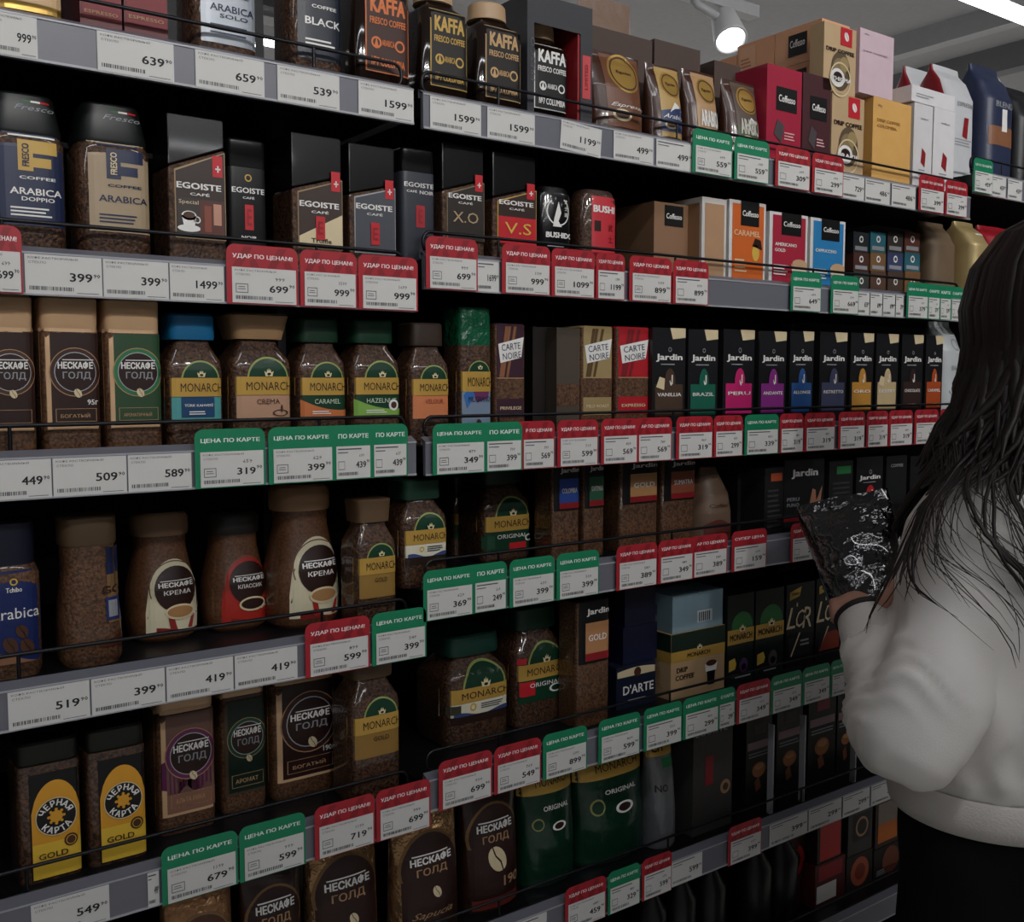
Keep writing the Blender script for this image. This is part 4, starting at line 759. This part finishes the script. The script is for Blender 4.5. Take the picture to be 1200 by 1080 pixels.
# ------------------------------------------------------------------ lowest shelf
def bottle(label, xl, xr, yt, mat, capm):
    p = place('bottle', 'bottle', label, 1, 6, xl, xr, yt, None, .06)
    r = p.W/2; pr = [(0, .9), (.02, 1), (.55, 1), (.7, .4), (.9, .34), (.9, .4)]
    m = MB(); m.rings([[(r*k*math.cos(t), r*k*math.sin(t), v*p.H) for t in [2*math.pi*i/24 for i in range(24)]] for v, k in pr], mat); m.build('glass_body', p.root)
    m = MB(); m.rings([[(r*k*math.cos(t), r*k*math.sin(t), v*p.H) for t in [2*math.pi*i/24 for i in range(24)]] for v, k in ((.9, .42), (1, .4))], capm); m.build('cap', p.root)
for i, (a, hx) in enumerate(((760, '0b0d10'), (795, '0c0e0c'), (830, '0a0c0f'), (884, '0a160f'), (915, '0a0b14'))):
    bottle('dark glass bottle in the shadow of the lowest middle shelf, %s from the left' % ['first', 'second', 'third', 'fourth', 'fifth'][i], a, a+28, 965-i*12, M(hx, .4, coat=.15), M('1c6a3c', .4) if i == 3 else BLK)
rb = []
for nm, a, b, y, base, fn in (('bright red panel', 955, 990, 1008, '4a1616', lambda c: (c.rect(.05, .1, .7, .5, M('c9c5c0', .6), 1), c.rect(.1, .6, .9, .95, DRED, 1))), ('brown coffee picture', 992, 1022, 1000, '2a2220', lambda c: (c.ring(.5, .5, 0, .35, M('a8583c', .5), 1), c.ring(.5, .5, 0, .2, M('7a3020', .5), 2))), ('dark face picture', 1024, 1056, 990, '26211e', lambda c: (c.ring(.6, .5, 0, .3, M('7a4634', .5), 1), c.lines(.1, .9, .1, .3, 3, GREY, 1)))):
    rb.append(carton('lower carton with a %s in the stacks on the lowest shelf' % nm, 1, 6, a, b, y, M(base, .5), fn, d=.12, Y0=.06))
for i, (nm, a, b, y, hx, fn) in enumerate((('red', 958, 986, 958, '2a1a18', lambda c: c.rect(.1, .05, .95, .9, M('c02620', .45), 1)), ('grey', 994, 1022, 948, '3a3634', lambda c: (c.rect(.2, .3, .9, .9, M('1c1a19', .5), 1), c.ring(.55, .6, .2, .26, TAN, 2))), ('orange', 1026, 1054, 936, '3a2a20', lambda c: (c.rect(.1, .1, .9, .5, M('c26a24', .5), 1), c.rect(.1, .5, .9, .95, M('8a7a6e', .5), 1))))):
    carton('upper carton with a %s panel stacked on the lowest shelf' % nm, 1, 6, a, b, y, M(hx, .5), fn, d=.11, Y0=.062, zb=zt(rb[i]))
carton('red round-edged carton left of the carton stacks on the lowest shelf', 1, 6, 925, 943, 972, M('3a1214', .5), lambda c: c.ring(.2, .6, .5, .75, M('a81c1c', .5), 1, 1, -60, 60), d=.1, Y0=.09)
# ------------------------------------------------------------------ price tags
GC, RC, RC2 = M('148058', .45), M('a8222d', .45), M('8a1b25', .45)
GCT, RCT = M('e6f4ec', .5), M('f4e0e0', .5)
TAGS = []; chain = [0]
def paper(cv, price, promo, old=None, detail=2):
    c = cv
    if detail > 1:
        c.text('КОФЕ РАСТВОРИМЫЙ', .36, .92, .07, INKG, .64, 1, .0, res=1); c.text('СТЕКЛО', .16, .8, .06, INKG, .22, 1, .0, res=1)
    else: c.rect(.04, .89, .74, .93, INKG, 1); c.rect(.04, .79, .34, .82, INKG, 1)
    rnd = random.Random(price+str(c.W)); u = .05
    while u < .62:
        w = rnd.uniform(.004, .02); c.rect(u, .1, min(u+w, .63), .2, INKG, 1); u += w+rnd.uniform(.004, .016)
    if detail > 1: c.rect(.66, .05, .95, .065, INKG, 1)
    n = len(price)
    c.text(price, .87-.05*n, .42 if promo else .46, .2 if promo else .22, INK, .1*n, 1, .014)
    c.text('90', .93, .52, .1, INK, .09, 1, .01, res=1)
    if promo:
        c.text(old or '699', .74, .7, .1, INK, .15, 1, .005, res=1)
        for q in ((.05, .28, .24, .3), (.05, .52, .24, .54), (.05, .28, .06, .54), (.23, .28, .24, .54)): c.rect(*q, INKG, 1)
        if detail > 1: c.rect(.08, .38, .2, .4, INKG, 1); c.rect(.09, .44, .19, .46, INKG, 1)
def ptag(kind, bay, row, xl, xr, price, ext=0, old=None, tilt=0., up=0):
    zb = CAMZ+RAILS[bay][row]; hi = zb+(.067 if kind != 'w' else .042)
    ym = proj((at((xl+xr)/2, 540).x, 0, zb+.03))[1]
    x0, x1 = at(xl-ext, ym).x, at(xr, ym).x; W = x1-x0-.0006; X = (x0+x1)/2
    n = len(TAGS); chain[0] = chain[0]+1 if ext else 0; yo = -.0062+.0018*min(chain[0], 3)
    det = 2 if (xr-xl) > 46 else 1
    PH = .040
    if kind == 'w':
        m = MB(); m.box(-W/2, 0, 0, W/2, .0005, PH, PAPER)
        paper(CV(m, W, PH, lambda x, z, o: (x, -.0001-o*.3, z)), price, False, None, det)
        o = m.build('price_tag', None, (X, -.0018, zb+.0015), (0, math.radians(tilt), 0)); kn = 'plain white'
    else:
        H = .067
        o = empty('price_tag', (X, yo, zb+.0005)); o.rotation_euler = (0, math.radians(tilt), 0); kn = {'g': 'green-topped', 'r': 'red-topped', 's': 'red-topped'}[kind]
        cm = GC if kind == 'g' else RC; m = MB(); r = .010; P = [(-W/2, 0), (W/2, 0)]
        for k in range(7): a = math.pi/2*k/6; P.append((W/2-r+r*math.cos(a), H-r+r*math.sin(a)))
        for k in range(7): a = math.pi/2+math.pi/2*k/6; P.append((-W/2+r+r*math.cos(a), H-r+r*math.sin(a)))
        m.prism(P, 0, .0006, cm); c = CV(m, W, H, lambda x, z, of: (x, -.0001-of*.3, z))
        if kind == 'r':
            for u in (.08, .56): c.poly([(u, .63), (u+.12, .63), (u+.28, .97), (u+.16, .97)], RC2, 1); c.poly([(u+.25, .63), (u+.37, .63), (u+.3, .78), (u+.23, .72)], RC2, 1)
        txt = {'g': 'ЦЕНА ПО КАРТЕ', 'r': 'УДАР ПО ЦЕНАМ!', 's': 'СУПЕР ЦЕНА'}[kind]
        if ext: 
            e = ext/(xr-xl+ext); txt = txt[-max(4, int(len(txt)*(1-e))):].strip(); c.text(txt, e+(1-e)/2, .8, .085, GCT if kind == 'g' else RCT, (1-e)*.82, 2, .02)
        else: c.text(txt, .5, .8, .085, GCT if kind == 'g' else RCT, .84, 2, .02)
        m.build('promo_card', o)
        u0 = .07 if not ext else ext/(xr-xl+ext)+.02; PW = W*(.965-u0)
        m = MB(); m.box(-PW/2, 0, 0, PW/2, .0004, PH, PAPER); paper(CV(m, PW, PH, lambda x, z, of: (x, -.0001-of*.3, z)), price, True, old, det)
        m.build('paper_label', o, (W*(u0+.965)/2-W/2, -.001, .0012))
    TAGS.append((o, kn, bay, row, X, price, kind))
T = '''
0 0: w -14 43 999; w 113 203 639; w 228 309 659; w 324 397 539; w 419 484 1599
1 0: w 503 563 1599; w 570 626 1599; w 655 703 1199 t4; w 718 765 499; w 768 811 499; g 808 855 559; g 857 898 559; r 905 946 309; r 948 985 299; w 986 1012 729; w 1013 1042 486; w 1044 1072 486; r 1073 1103 399; r 1104 1130 399
2 0: g 1137 1160 459; w 1161 1178 459; w 1180 1197 459
0 1: r -50 25 699; w 28 119 399; w 120 197 399; w 198 262 1499; r 263 347 699 o999; r 349 416 999 o1599; r 417 487 999 o1699
1 1: r 496 557 699 o999; w 558 584 1699; r 585 642 999 o1199; r 643 694 1099 o1799; r 695 729 1199 o1799; r 734 784 899 o1099; r 785 827 899 o1099; g 923 959 649; g 970 1003 669; w 1004 1018 659; w 1019 1033 699; w 1034 1048 699; w 1049 1058 579; g 1059 1084 379; g 1085 1099 379 e12; g 1100 1113 379 e12; g 1114 1128 379 e12
0 2: w -24 60 449; w 61 148 509; w 149 224 589; g 226 309 319 o659; g 312 389 399 o629; g 390 434 439 e24 o699; g 435 477 439 e24 o617
1 2: g 504 566 349 o479; g 567 610 399 e14 o709; r 611 649 569 e10 o709; r 650 698 599 o719; r 701 744 569 o829; r 745 785 569 e6 o789; r 789 832 319 o469; r 833 867 299 o459; g 869 909 339 o459; r 910 938 319 o459; r 939 975 319 o459; r 979 1010 319; r 1012 1037 319; r 1038 1066 319; r 1068 1096 319; r 1098 1124 319
0 3: w 8 105 519; w 106 193 399; w 194 273 419; w 274 348 419; r 355 431 599 o899; g 433 497 399 o549
1 3: g 493 552 369 o629; g 553 592 249 e16 o269; g 594 647 399 o639; g 649 699 399 o539; r 719 767 389 o589; r 768 809 349 o489; r 810 850 389 e5 o589; s 854 895 159; r 923 957 299 o399; r 1046 1078 399
0 4: w 35 128 549; w 172 186 499; g 187 277 679 o1199; g 278 356 599 o999; r 366 437 719 o1199; r 438 502 699 o999
1 4: r 511 574 699 o999; r 576 631 549 o769; g 633 685 899 o1399; g 698 747 599 o869; g 751 796 399 o559; g 797 839 299 o459; g 840 859 299 e16; r 860 899 349; g 900 936 349; g 937 969 349; g 970 996 349; g 998 1022 349
0 5: w 430 490 459
1 5: w 505 560 599; w 600 640 329; r 659 707 459 o689; g 709 747 329 o489; r 749 784 599; w 786 822 599; r 850 889 399; w 901 945 399; w 947 985 299; w 987 1018 299; w 1020 1052 299
'''
for line in T.strip().split('\n'):
    hd, bd = line.split(':'); b_, r_ = map(int, hd.split())
    for it in bd.split(';'):
        q = it.split(); kw = {}
        for x in q[4:]:
            if x[0] == 't': kw['tilt'] = float(x[1:])
            if x[0] == 'e': kw['ext'] = float(x[1:])
            if x[0] == 'o': kw['old'] = x[1:]
        ptag(q[0], b_, r_, float(q[1]), float(q[2]), q[3], **kw)
on = ['first', 'second', 'third', 'fourth', 'fifth', 'sixth', 'seventh', 'eighth', 'ninth', 'tenth', 'eleventh', 'twelfth', 'thirteenth', 'fourteenth', 'fifteenth', 'sixteenth']
for b_ in range(3):
    for r_ in range(7):
        for kn in ('plain white', 'green-topped', 'red-topped'):
            L_ = sorted([t for t in TAGS if t[2] == b_ and t[3] == r_ and t[1] == kn], key=lambda t: t[4])
            for i, t in enumerate(L_):
                tag(t[0], '%s price tag showing %s, %s, %s %s rail' % (kn, t[5], ('%s %s one from left' % (on[i], kn.split('-')[0].split()[-1])) if len(L_) > 1 else 'only %s one' % kn.split('-')[0].split()[-1], ords[r_], ['left', 'middle', 'right'][b_]), 'price tag', 'price tags on the shelf rails')
# ------------------------------------------------------------------ the shopper
from mathutils import noise as NZ
def remesh(mb_or_list, name, parent, mat, voxel, smooth=4, deform=None, post=None):
    """union of closed shapes as one continuous skin"""
    o = mb_or_list.build(name, parent)
    r = o.modifiers.new('r', 'REMESH'); r.mode = 'VOXEL'; r.voxel_size = voxel; r.use_smooth_shade = True
    s = o.modifiers.new('s', 'SMOOTH'); s.factor = .5; s.iterations = smooth
    dg = bpy.context.evaluated_depsgraph_get(); dg.update()
    me = bpy.data.meshes.new_from_object(o.evaluated_get(dg)); o.modifiers.clear(); old = o.data; o.data = me; bpy.data.meshes.remove(old); me.name = name
    me.materials.clear(); me.materials.append(mat)
    for p in me.polygons: p.use_smooth = True
    if deform:
        ns = [v.normal.copy() for v in me.vertices]
        for v, n in zip(me.vertices, ns): v.co = deform(v.co, n)
        me.update()
    return o
def blob(mb, path, rad, mat=None, n=14):
    """limb with rounded ends"""
    path = [Vector(p) for p in path]; d0 = (path[1]-path[0]).normalized(); d1 = (path[-1]-path[-2]).normalized(); r0, r1 = rad[0], rad[-1]
    P = [path[0]-d0*r0*.9, path[0]-d0*r0*.5]+path+[path[-1]+d1*r1*.5, path[-1]+d1*r1*.9]
    mb.tube(P, [r0*.35, r0*.85]+list(rad)+[r1*.85, r1*.35], mat, n)
def ell(mb, rs, mat, n=24):      # rs: (z, cx, cy, half width, half depth)
    mb.rings([[(cx+a*math.cos(t), cy+b*math.sin(t), z) for t in [2*math.pi*i/n for i in range(n)]] for z, cx, cy, a, b in rs], mat)
BX, BY = 1.445, -.385
TOR = [(.852, .172, .148), (.9, .178, .153), (.93, .192, .165), (1.0, .2, .168), (1.12, .198, .16), (1.2, .192, .15), (1.26, .18, .132), (1.30, .145, .11), (1.34, .095, .09), (1.375, .072, .078)]
def tor(z):
    if z <= TOR[0][0]: return TOR[0][1:]
    return interp(TOR, min(z, TOR[-1][0]))
per = empty('person', (BX, BY, 0)); tag(per, 'person with long dark hair, off-white sweater and black trousers, holding a black pouch', 'person')
off = Vector((-BX, -BY, 0))
def PX(x, y, z): return atd(x, y, z)+off
def L3(x, y, z): return Vector((x, y, z))+off
SKIN = M('b98a76', .5, var=.06); SW = M('e6e2dd', .85, var=.03, scale=9, bump=.12, bscale=500); RIB = M('dad5d0', .9, var=.04, bump=.2, bscale=300); TRO = M('060607', .85, spec=.2); HAIR = M('1e1614', .5, var=.3, scale=200, spec=.35)
S_, E_, W_P = PX(1146, 646, 1.40), PX(1064, 862, 1.33), PX(1017, 735, 1.47)
Sr, Er, Wr = L3(1.64, -.385, 1.27), L3(1.69, -.36, 1.02), L3(1.62, -.22, .99)
HC = L3(1.497, -.395, 1.562)
# body, one skin from head to feet with both hands
m = MB()
ell(m, [(HC.z-.125, HC.x, HC.y+.075, .02, .02), (HC.z-.11, HC.x, HC.y+.06, .045, .045), (HC.z-.07, HC.x, HC.y+.025, .062, .08), (HC.z-.02, HC.x, HC.y+.005, .072, .096), (HC.z+.04, HC.x, HC.y, .076, .098), (HC.z+.085, HC.x, HC.y-.005, .06, .078), (HC.z+.112, HC.x, HC.y-.005, .025, .035)], SKIN)
fy = HC.y+.098
blob(m, [(HC.x, fy-.004, HC.z+.005), (HC.x, fy+.010, HC.z-.025), (HC.x, fy+.012, HC.z-.037)], [.007, .009, .011]); blob(m, [(HC.x-.022, fy-.012, HC.z-.065), (HC.x, fy-.004, HC.z-.066), (HC.x+.022, fy-.012, HC.z-.065)], [.004, .007, .004])
for s in (-1, 1):
    blob(m, [(HC.x+s*.032-.012, fy-.018, HC.z), (HC.x+s*.032+.012, fy-.018, HC.z)], [.009, .009])
    blob(m, [(HC.x+s*.075, HC.y+.0, HC.z+.02), (HC.x+s*.08, HC.y-.006, HC.z), (HC.x+s*.075, HC.y, HC.z-.028)], [.009, .011, .007])
blob(m, [(HC.x, HC.y-.01, HC.z-.08), (0, -.005, 1.40), (0, 0, 1.32)], [.052, .05, .06])
ell(m, [(.80, 0, 0, .13, .10), (.9, 0, 0, .135, .105), (1.0, 0, 0, .115, .09), (1.15, 0, 0, .13, .1), (1.25, 0, 0, .14, .09), (1.30, 0, 0, .1, .07), (1.33, 0, 0, .05, .05)], SKIN)
for s in (-1, 1): blob(m, [(s*.085, 0, .82), (s*.085, .01, .45), (s*.09, -.005, .12), (s*.09, -.01, .07)], [.085, .06, .04, .042]); blob(m, [(s*.09, -.02, .05), (s*.095, .08, .04), (s*.1, .14, .03)], [.032, .034, .022])
blob(m, [(-.11, 0, 1.26), S_, E_, W_P, PX(1006, 716, 1.497)], [.05, .05, .042, .025, .024]); blob(m, [(.11, 0, 1.26), Sr, Er, Wr, Wr+Vector((-.02, .05, .0))], [.05, .05, .042, .026, .024])
# left hand: palm cupped below the pouch, thumb on its face, fingers behind
def fing(pts, r): blob(m, [PX(*p) for p in pts], r, None, 10)
blob(m, [PX(1010, 722, 1.488), PX(1004, 714, 1.505), PX(1000, 709, 1.525)], [.026, .029, .026])
blob(m, [PX(988, 722, 1.505), PX(985, 712, 1.52)], [.019, .018]); blob(m, [PX(1018, 718, 1.5), PX(1020, 712, 1.52)], [.018, .017])
fing([(1016, 720, 1.485), (1031, 709, 1.462), (1041, 697, 1.452), (1045, 683, 1.452)], [.015, .013, .011, .009])
fing([(984, 716, 1.515), (978, 703, 1.535), (980, 692, 1.557), (987, 684, 1.572)], [.0105, .0098, .009, .0075])
fing([(992, 708, 1.535), (988, 696, 1.558), (992, 684, 1.578), (1000, 676, 1.59)], [.0105, .0098, .009, .0075])
fing([(1002, 706, 1.54), (1001, 695, 1.565), (1006, 684, 1.583), (1013, 677, 1.592)], [.0102, .0095, .0088, .0073])
fing([(1013, 708, 1.535), (1014, 699, 1.56), (1019, 690, 1.577), (1025, 684, 1.586)], [.0092, .0086, .0078, .0066])
# right hand hangs relaxed in front
H = Wr+Vector((-.02, .06, 0)); blob(m, [Wr+Vector((-.01, .03, 0)), H], [.026, .03])
for k, (dx, ln) in enumerate(((-.03, .07), (-.012, .08), (.006, .075), (.022, .06))): blob(m, [H+Vector((dx, .02, .0)), H+Vector((dx, .02+ln*.5, -.004)), H+Vector((dx, .02+ln*.85, -.024))], [.0095, .0088, .0075], None, 10)
blob(m, [H+Vector((-.03, -.01, .01)), H+Vector((-.055, .02, .012)), H+Vector((-.06, .045, .004))], [.012, .011, .009], None, 10)
remesh(m, 'body', per, SKIN, .0045, 3)
# face details on the head
m = MB()
for s in (-1, 1):
    c = Vector((HC.x+s*.032, fy-.010, HC.z)); m.rings([[c+Vector((.011*math.cos(t)*k, .004*(1-k), .005*math.sin(t)*k)) for t in [2*math.pi*i/12 for i in range(12)]] for k in (1, .6, .1)], M('1a120e', .2))
m.build('eyes', per)
# sweater
m = MB(); ell(m, [(z, 0, 0, a, b) for z, a, b in TOR], SW)
def mid(a, b, t, d=(0, 0, 0)): return a.lerp(b, t)+Vector(d)
blob(m, [(-.07, 0, 1.262), S_+Vector((.02, 0, .0)), mid(S_, E_, .5, (.01, -.0, 0)), mid(S_, E_, .82, (0, -.005, 0)), E_+Vector((0, -.005, -.004))], [.08, .078, .072, .072, .068], None, 20)
blob(m, [E_+Vector((0, .0, .0)), mid(E_, W_P, .3, (-.002, 0, -.014)), mid(E_, W_P, .62, (0, 0, -.006)), mid(E_, W_P, .88), W_P], [.07, .066, .056, .043, .036], None, 20)
blob(m, [(.07, 0, 1.262), Sr, mid(Sr, Er, .5), Er], [.08, .085, .078, .07], None, 20); blob(m, [Er, mid(Er, Wr, .5), mid(Er, Wr, .9)], [.07, .058, .036], None, 20)
fd = (W_P-E_).normalized(); ud = (E_-S_).normalized()
def folds(p, n):
    q = p+Vector((7, 3, 1)); d = 0
    de = (p-E_); fa = de.dot(fd); L = (W_P-E_).length
    if fa > -.03 and (de-fd*fa).length < .1 and fa < L*1.02:
        k = min(1, max(0, (fa+.03)/.05))*min(1, max(0, (L-fa)/.04))
        ph = fa*75+6*NZ.noise(q*9)+2.2*math.sin(30*p.x+8*p.z); d += .0065*k*(abs(math.sin(ph))**.7*-1+.6)
    su = (p-S_).dot(ud); r = ((p-S_)-ud*su).length
    if r < .12 and su > .06:
        k = min(1, (su-.06)/.08); ph = 26*(p-S_).dot(Vector((.3, .8, .5)))+su*22+5*NZ.noise(q*7); d += .007*k*(math.sin(ph))*math.exp(-((su-.2)/.09)**2)
    d += .004*NZ.noise(q*14)+.006*NZ.noise(q*5)
    z = p.z
    d += .006*math.exp(-((z-.935)/.02)**2)*math.sin(38*math.atan2(p.y, p.x)/2+3*NZ.noise(q*6))
    if z < .9: d = .0012*math.sin(150*math.atan2(p.y, p.x))
    # armhole seam
    return p+n*d
swo = remesh(m, 'sweater', per, SW, .0075, 5, folds)
# ribbed hem and neckline and cuff edges
m = MB(); N = 72
m.rings([[((a+dd)*math.cos(t), (b+dd)*math.sin(t), z) for t in [2*math.pi*i/N for i in range(N)]] for z, a, b, dd in ((.848, .170, .146, -.004), (.848, .172, .148, .006), (.87, .175, .15, .008), (.898, .178, .153, .008), (.902, .178, .153, .004))], RIB, False); m.build('hem_band', swo)
m = MB(); u = fd.orthogonal().normalized(); w = fd.cross(u)
m.rings([[W_P+fd*q+(u*math.cos(t)+w*math.sin(t))*r for t in [2*math.pi*i/28 for i in range(28)]] for q, r in ((-.034, .041), (-.03, .0435), (-.004, .0415), (.016, .039), (.019, .036))], RIB, False); m.build('cuff', swo)
m = MB(); m.tube([W_P+fd*.019+(u*math.cos(t)+w*math.sin(t))*.0395 for t in [2*math.pi*i/28 for i in range(29)]], .0042, M('1d1418', .7), 8); m.build('wristband', per)
m = MB(); m.tube([(.08*math.cos(t)+.01, .082*math.sin(t)-.0, 1.372) for t in [2*math.pi*i/28 for i in range(29)]], .014, RIB, 10); m.build('collar', swo)
# trousers and shoes
m = MB(); ell(m, [(.74, 0, 0, .165, .13), (.8, 0, 0, .172, .138), (.86, 0, 0, .165, .14), (.95, 0, 0, .15, .125)], TRO)
for s in (-1, 1): blob(m, [(s*.092, 0, .80), (s*.095, .01, .6), (s*.098, .005, .42), (s*.1, -.005, .09)], [.092, .09, .08, .082], None, 18)
remesh(m, 'trousers', per, TRO, .012, 4)
for s in (-1, 1):
    m = MB(); m.rings([[(s*.095+a*math.cos(t), cy+b*math.sin(t), z) for t in [2*math.pi*i/20 for i in range(20)]] for z, cy, a, b in ((0, .045, .045, .135), (.02, .045, .05, .14), (.05, .03, .045, .11), (.085, -.03, .045, .06))], M('e0dedb', .5)); m.build('shoe', per)
# hair
rnd = random.Random(11)
def push(p, ex=.012):
    if p.z < 1.375:
        a, b = tor(p.z); a += ex; b += ex
        k = math.hypot(p.x/a, p.y/b)
        if k < 1 and k > .05: p = Vector((p.x/k, p.y/k, p.z))
    # keep out of the left upper arm
    for A, B, ra in ((Vector((-.07, 0, 1.262)), S_, .095), (S_, E_, .098)):
        ab = B-A; t = max(0, min(1, (p-A).dot(ab)/ab.length_squared)); c = A+ab*t; d = p-c
        if d.length < ra and d.length > 1e-4: p = c+d.normalized()*ra
    return p
def scalp(az, el, k=1.): return HC+Vector((.094*k*math.cos(az)*math.cos(el), .116*k*math.sin(az)*math.cos(el)-.006, .128*k*math.sin(el)))
m = MB()
rs = []
for el in [1.5, 1.3, 1.05, .8, .5, .2, -.1, -.4, -.6]:
    rs.append([scalp(t, el, .97) if math.sin(t) < .55 or el > .35 else scalp(t, .4, .95) for t in [2*math.pi*i/40 for i in range(40)]])
m.rings(rs[::-1], HAIR, True)
def lock(az, end, r0, wob=.006, n=7, thin=False):
    e0 = 1.35 if not thin else 1.0
    k0 = 1+rnd.uniform(-.02, .03)
    P = [scalp(az+rnd.uniform(-.2, .2), e0, k0), scalp(az, .9, k0), scalp(az, .45, k0), scalp(az, .0, k0+.01), scalp(az, -.35, k0+.03)]
    a = P[-1]; st_ = 6
    for i in range(1, st_+1):
        t = i/st_; q = a.lerp(end, t); q.x = a.x+(end.x-a.x)*t**1.5; q.y = a.y+(end.y-a.y)*t**1.5
        q += Vector((rnd.uniform(-wob, wob), rnd.uniform(-wob, wob), 0)); P.append(push(q, .008 if thin else .012+r0*.5))
    L = len(P)
    m.tube(P, [r0*(.6+.6*math.sin(math.pi*min(1, i/(L-1)*1.1+.12)))*(1 if i < L-1 else .25) for i in range(L)], HAIR, n)
for i in range(90):        # in front of the far shoulder, falling towards the shelf
    az = rnd.uniform(1.9, 2.95); end = PX(rnd.uniform(1072, 1128), rnd.uniform(545, 640), rnd.uniform(1.50, 1.56)); lock(az, end, rnd.uniform(.006, .011))
for i in range(90):        # side, ending on the shoulder
    az = rnd.uniform(2.7, 3.8); end = L3(BX-rnd.uniform(.07, .13), BY+rnd.uniform(-.06, .07), rnd.uniform(1.30, 1.37)); lock(az, end, rnd.uniform(.006, .011), .004)
for i in range(110):       # back and right side
    az = rnd.uniform(4.0, 7.3); z = rnd.uniform(.98, 1.2); end = Vector((.21*math.cos(az), .18*math.sin(az)-.01, z)); lock(az, end, rnd.uniform(.007, .012))
def strand(px0, px1, y0, y1, r):       # loose hair lying over the shoulder and back of the sleeve
    P = []; ph = rnd.uniform(0, 6); am = rnd.uniform(2, 9); fr = rnd.uniform(2, 6)
    for i in range(15):
        t = i/14; q = PX(px0+(px1-px0)*t**1.4+am*math.sin(fr*t+ph), y0+(y1-y0)*t, 1.42); P.append(push(q, .010))
    m.tube(P, [r]*14+[r*.3], HAIR, 4)
for i in range(95):
    a = rnd.uniform(1092, 1205); strand(a, a+rnd.uniform(-5, 60), rnd.uniform(500, 545), rnd.uniform(600, 765), rnd.uniform(.0004, .0009))
for i in range(4): strand(1116+i*3, 1140+i*5, 520, 690+i*9, .0022)
for i in range(8): strand(1150+i*5, 1188+i*6, 520, 660+i*12, .0025)
m.build('hair', per)
# the pouch in the hand
B_, T_ = atd(1021, 716, 1.515), atd(986, 583, 1.60)
zx = (T_-B_).normalized(); xr = (atd(1041, 578, 1.58)-atd(931, 588, 1.62)); xx = (xr-zx*xr.dot(zx)).normalized(); yy = zx.cross(xx)
FOIL = M('0a0a0b', .14, metal=.0, coat=1., bump=1., bscale=34, spec=1.)
Hh = (T_-B_).length; Bd = Body(.14, .05, Hh, [(0, .72, .7), (.08, .8, .95), (.3, .86, 1), (.6, .93, .8), (.82, 1, .35), (.9, 1, .12), (1, 1, .07)], 2.2, .009, 3)
m = MB(); Bd.mesh(m, FOIL, 0, 1, 72, extra=[i/44 for i in range(45)])
o = m.build('coffee_pouch'); o.matrix_world = Matrix.Translation(B_) @ Matrix((xx, yy, zx)).transposed().to_4x4()
tag(o, 'shiny black foil pouch held in the hand of the shopper', 'pouch')
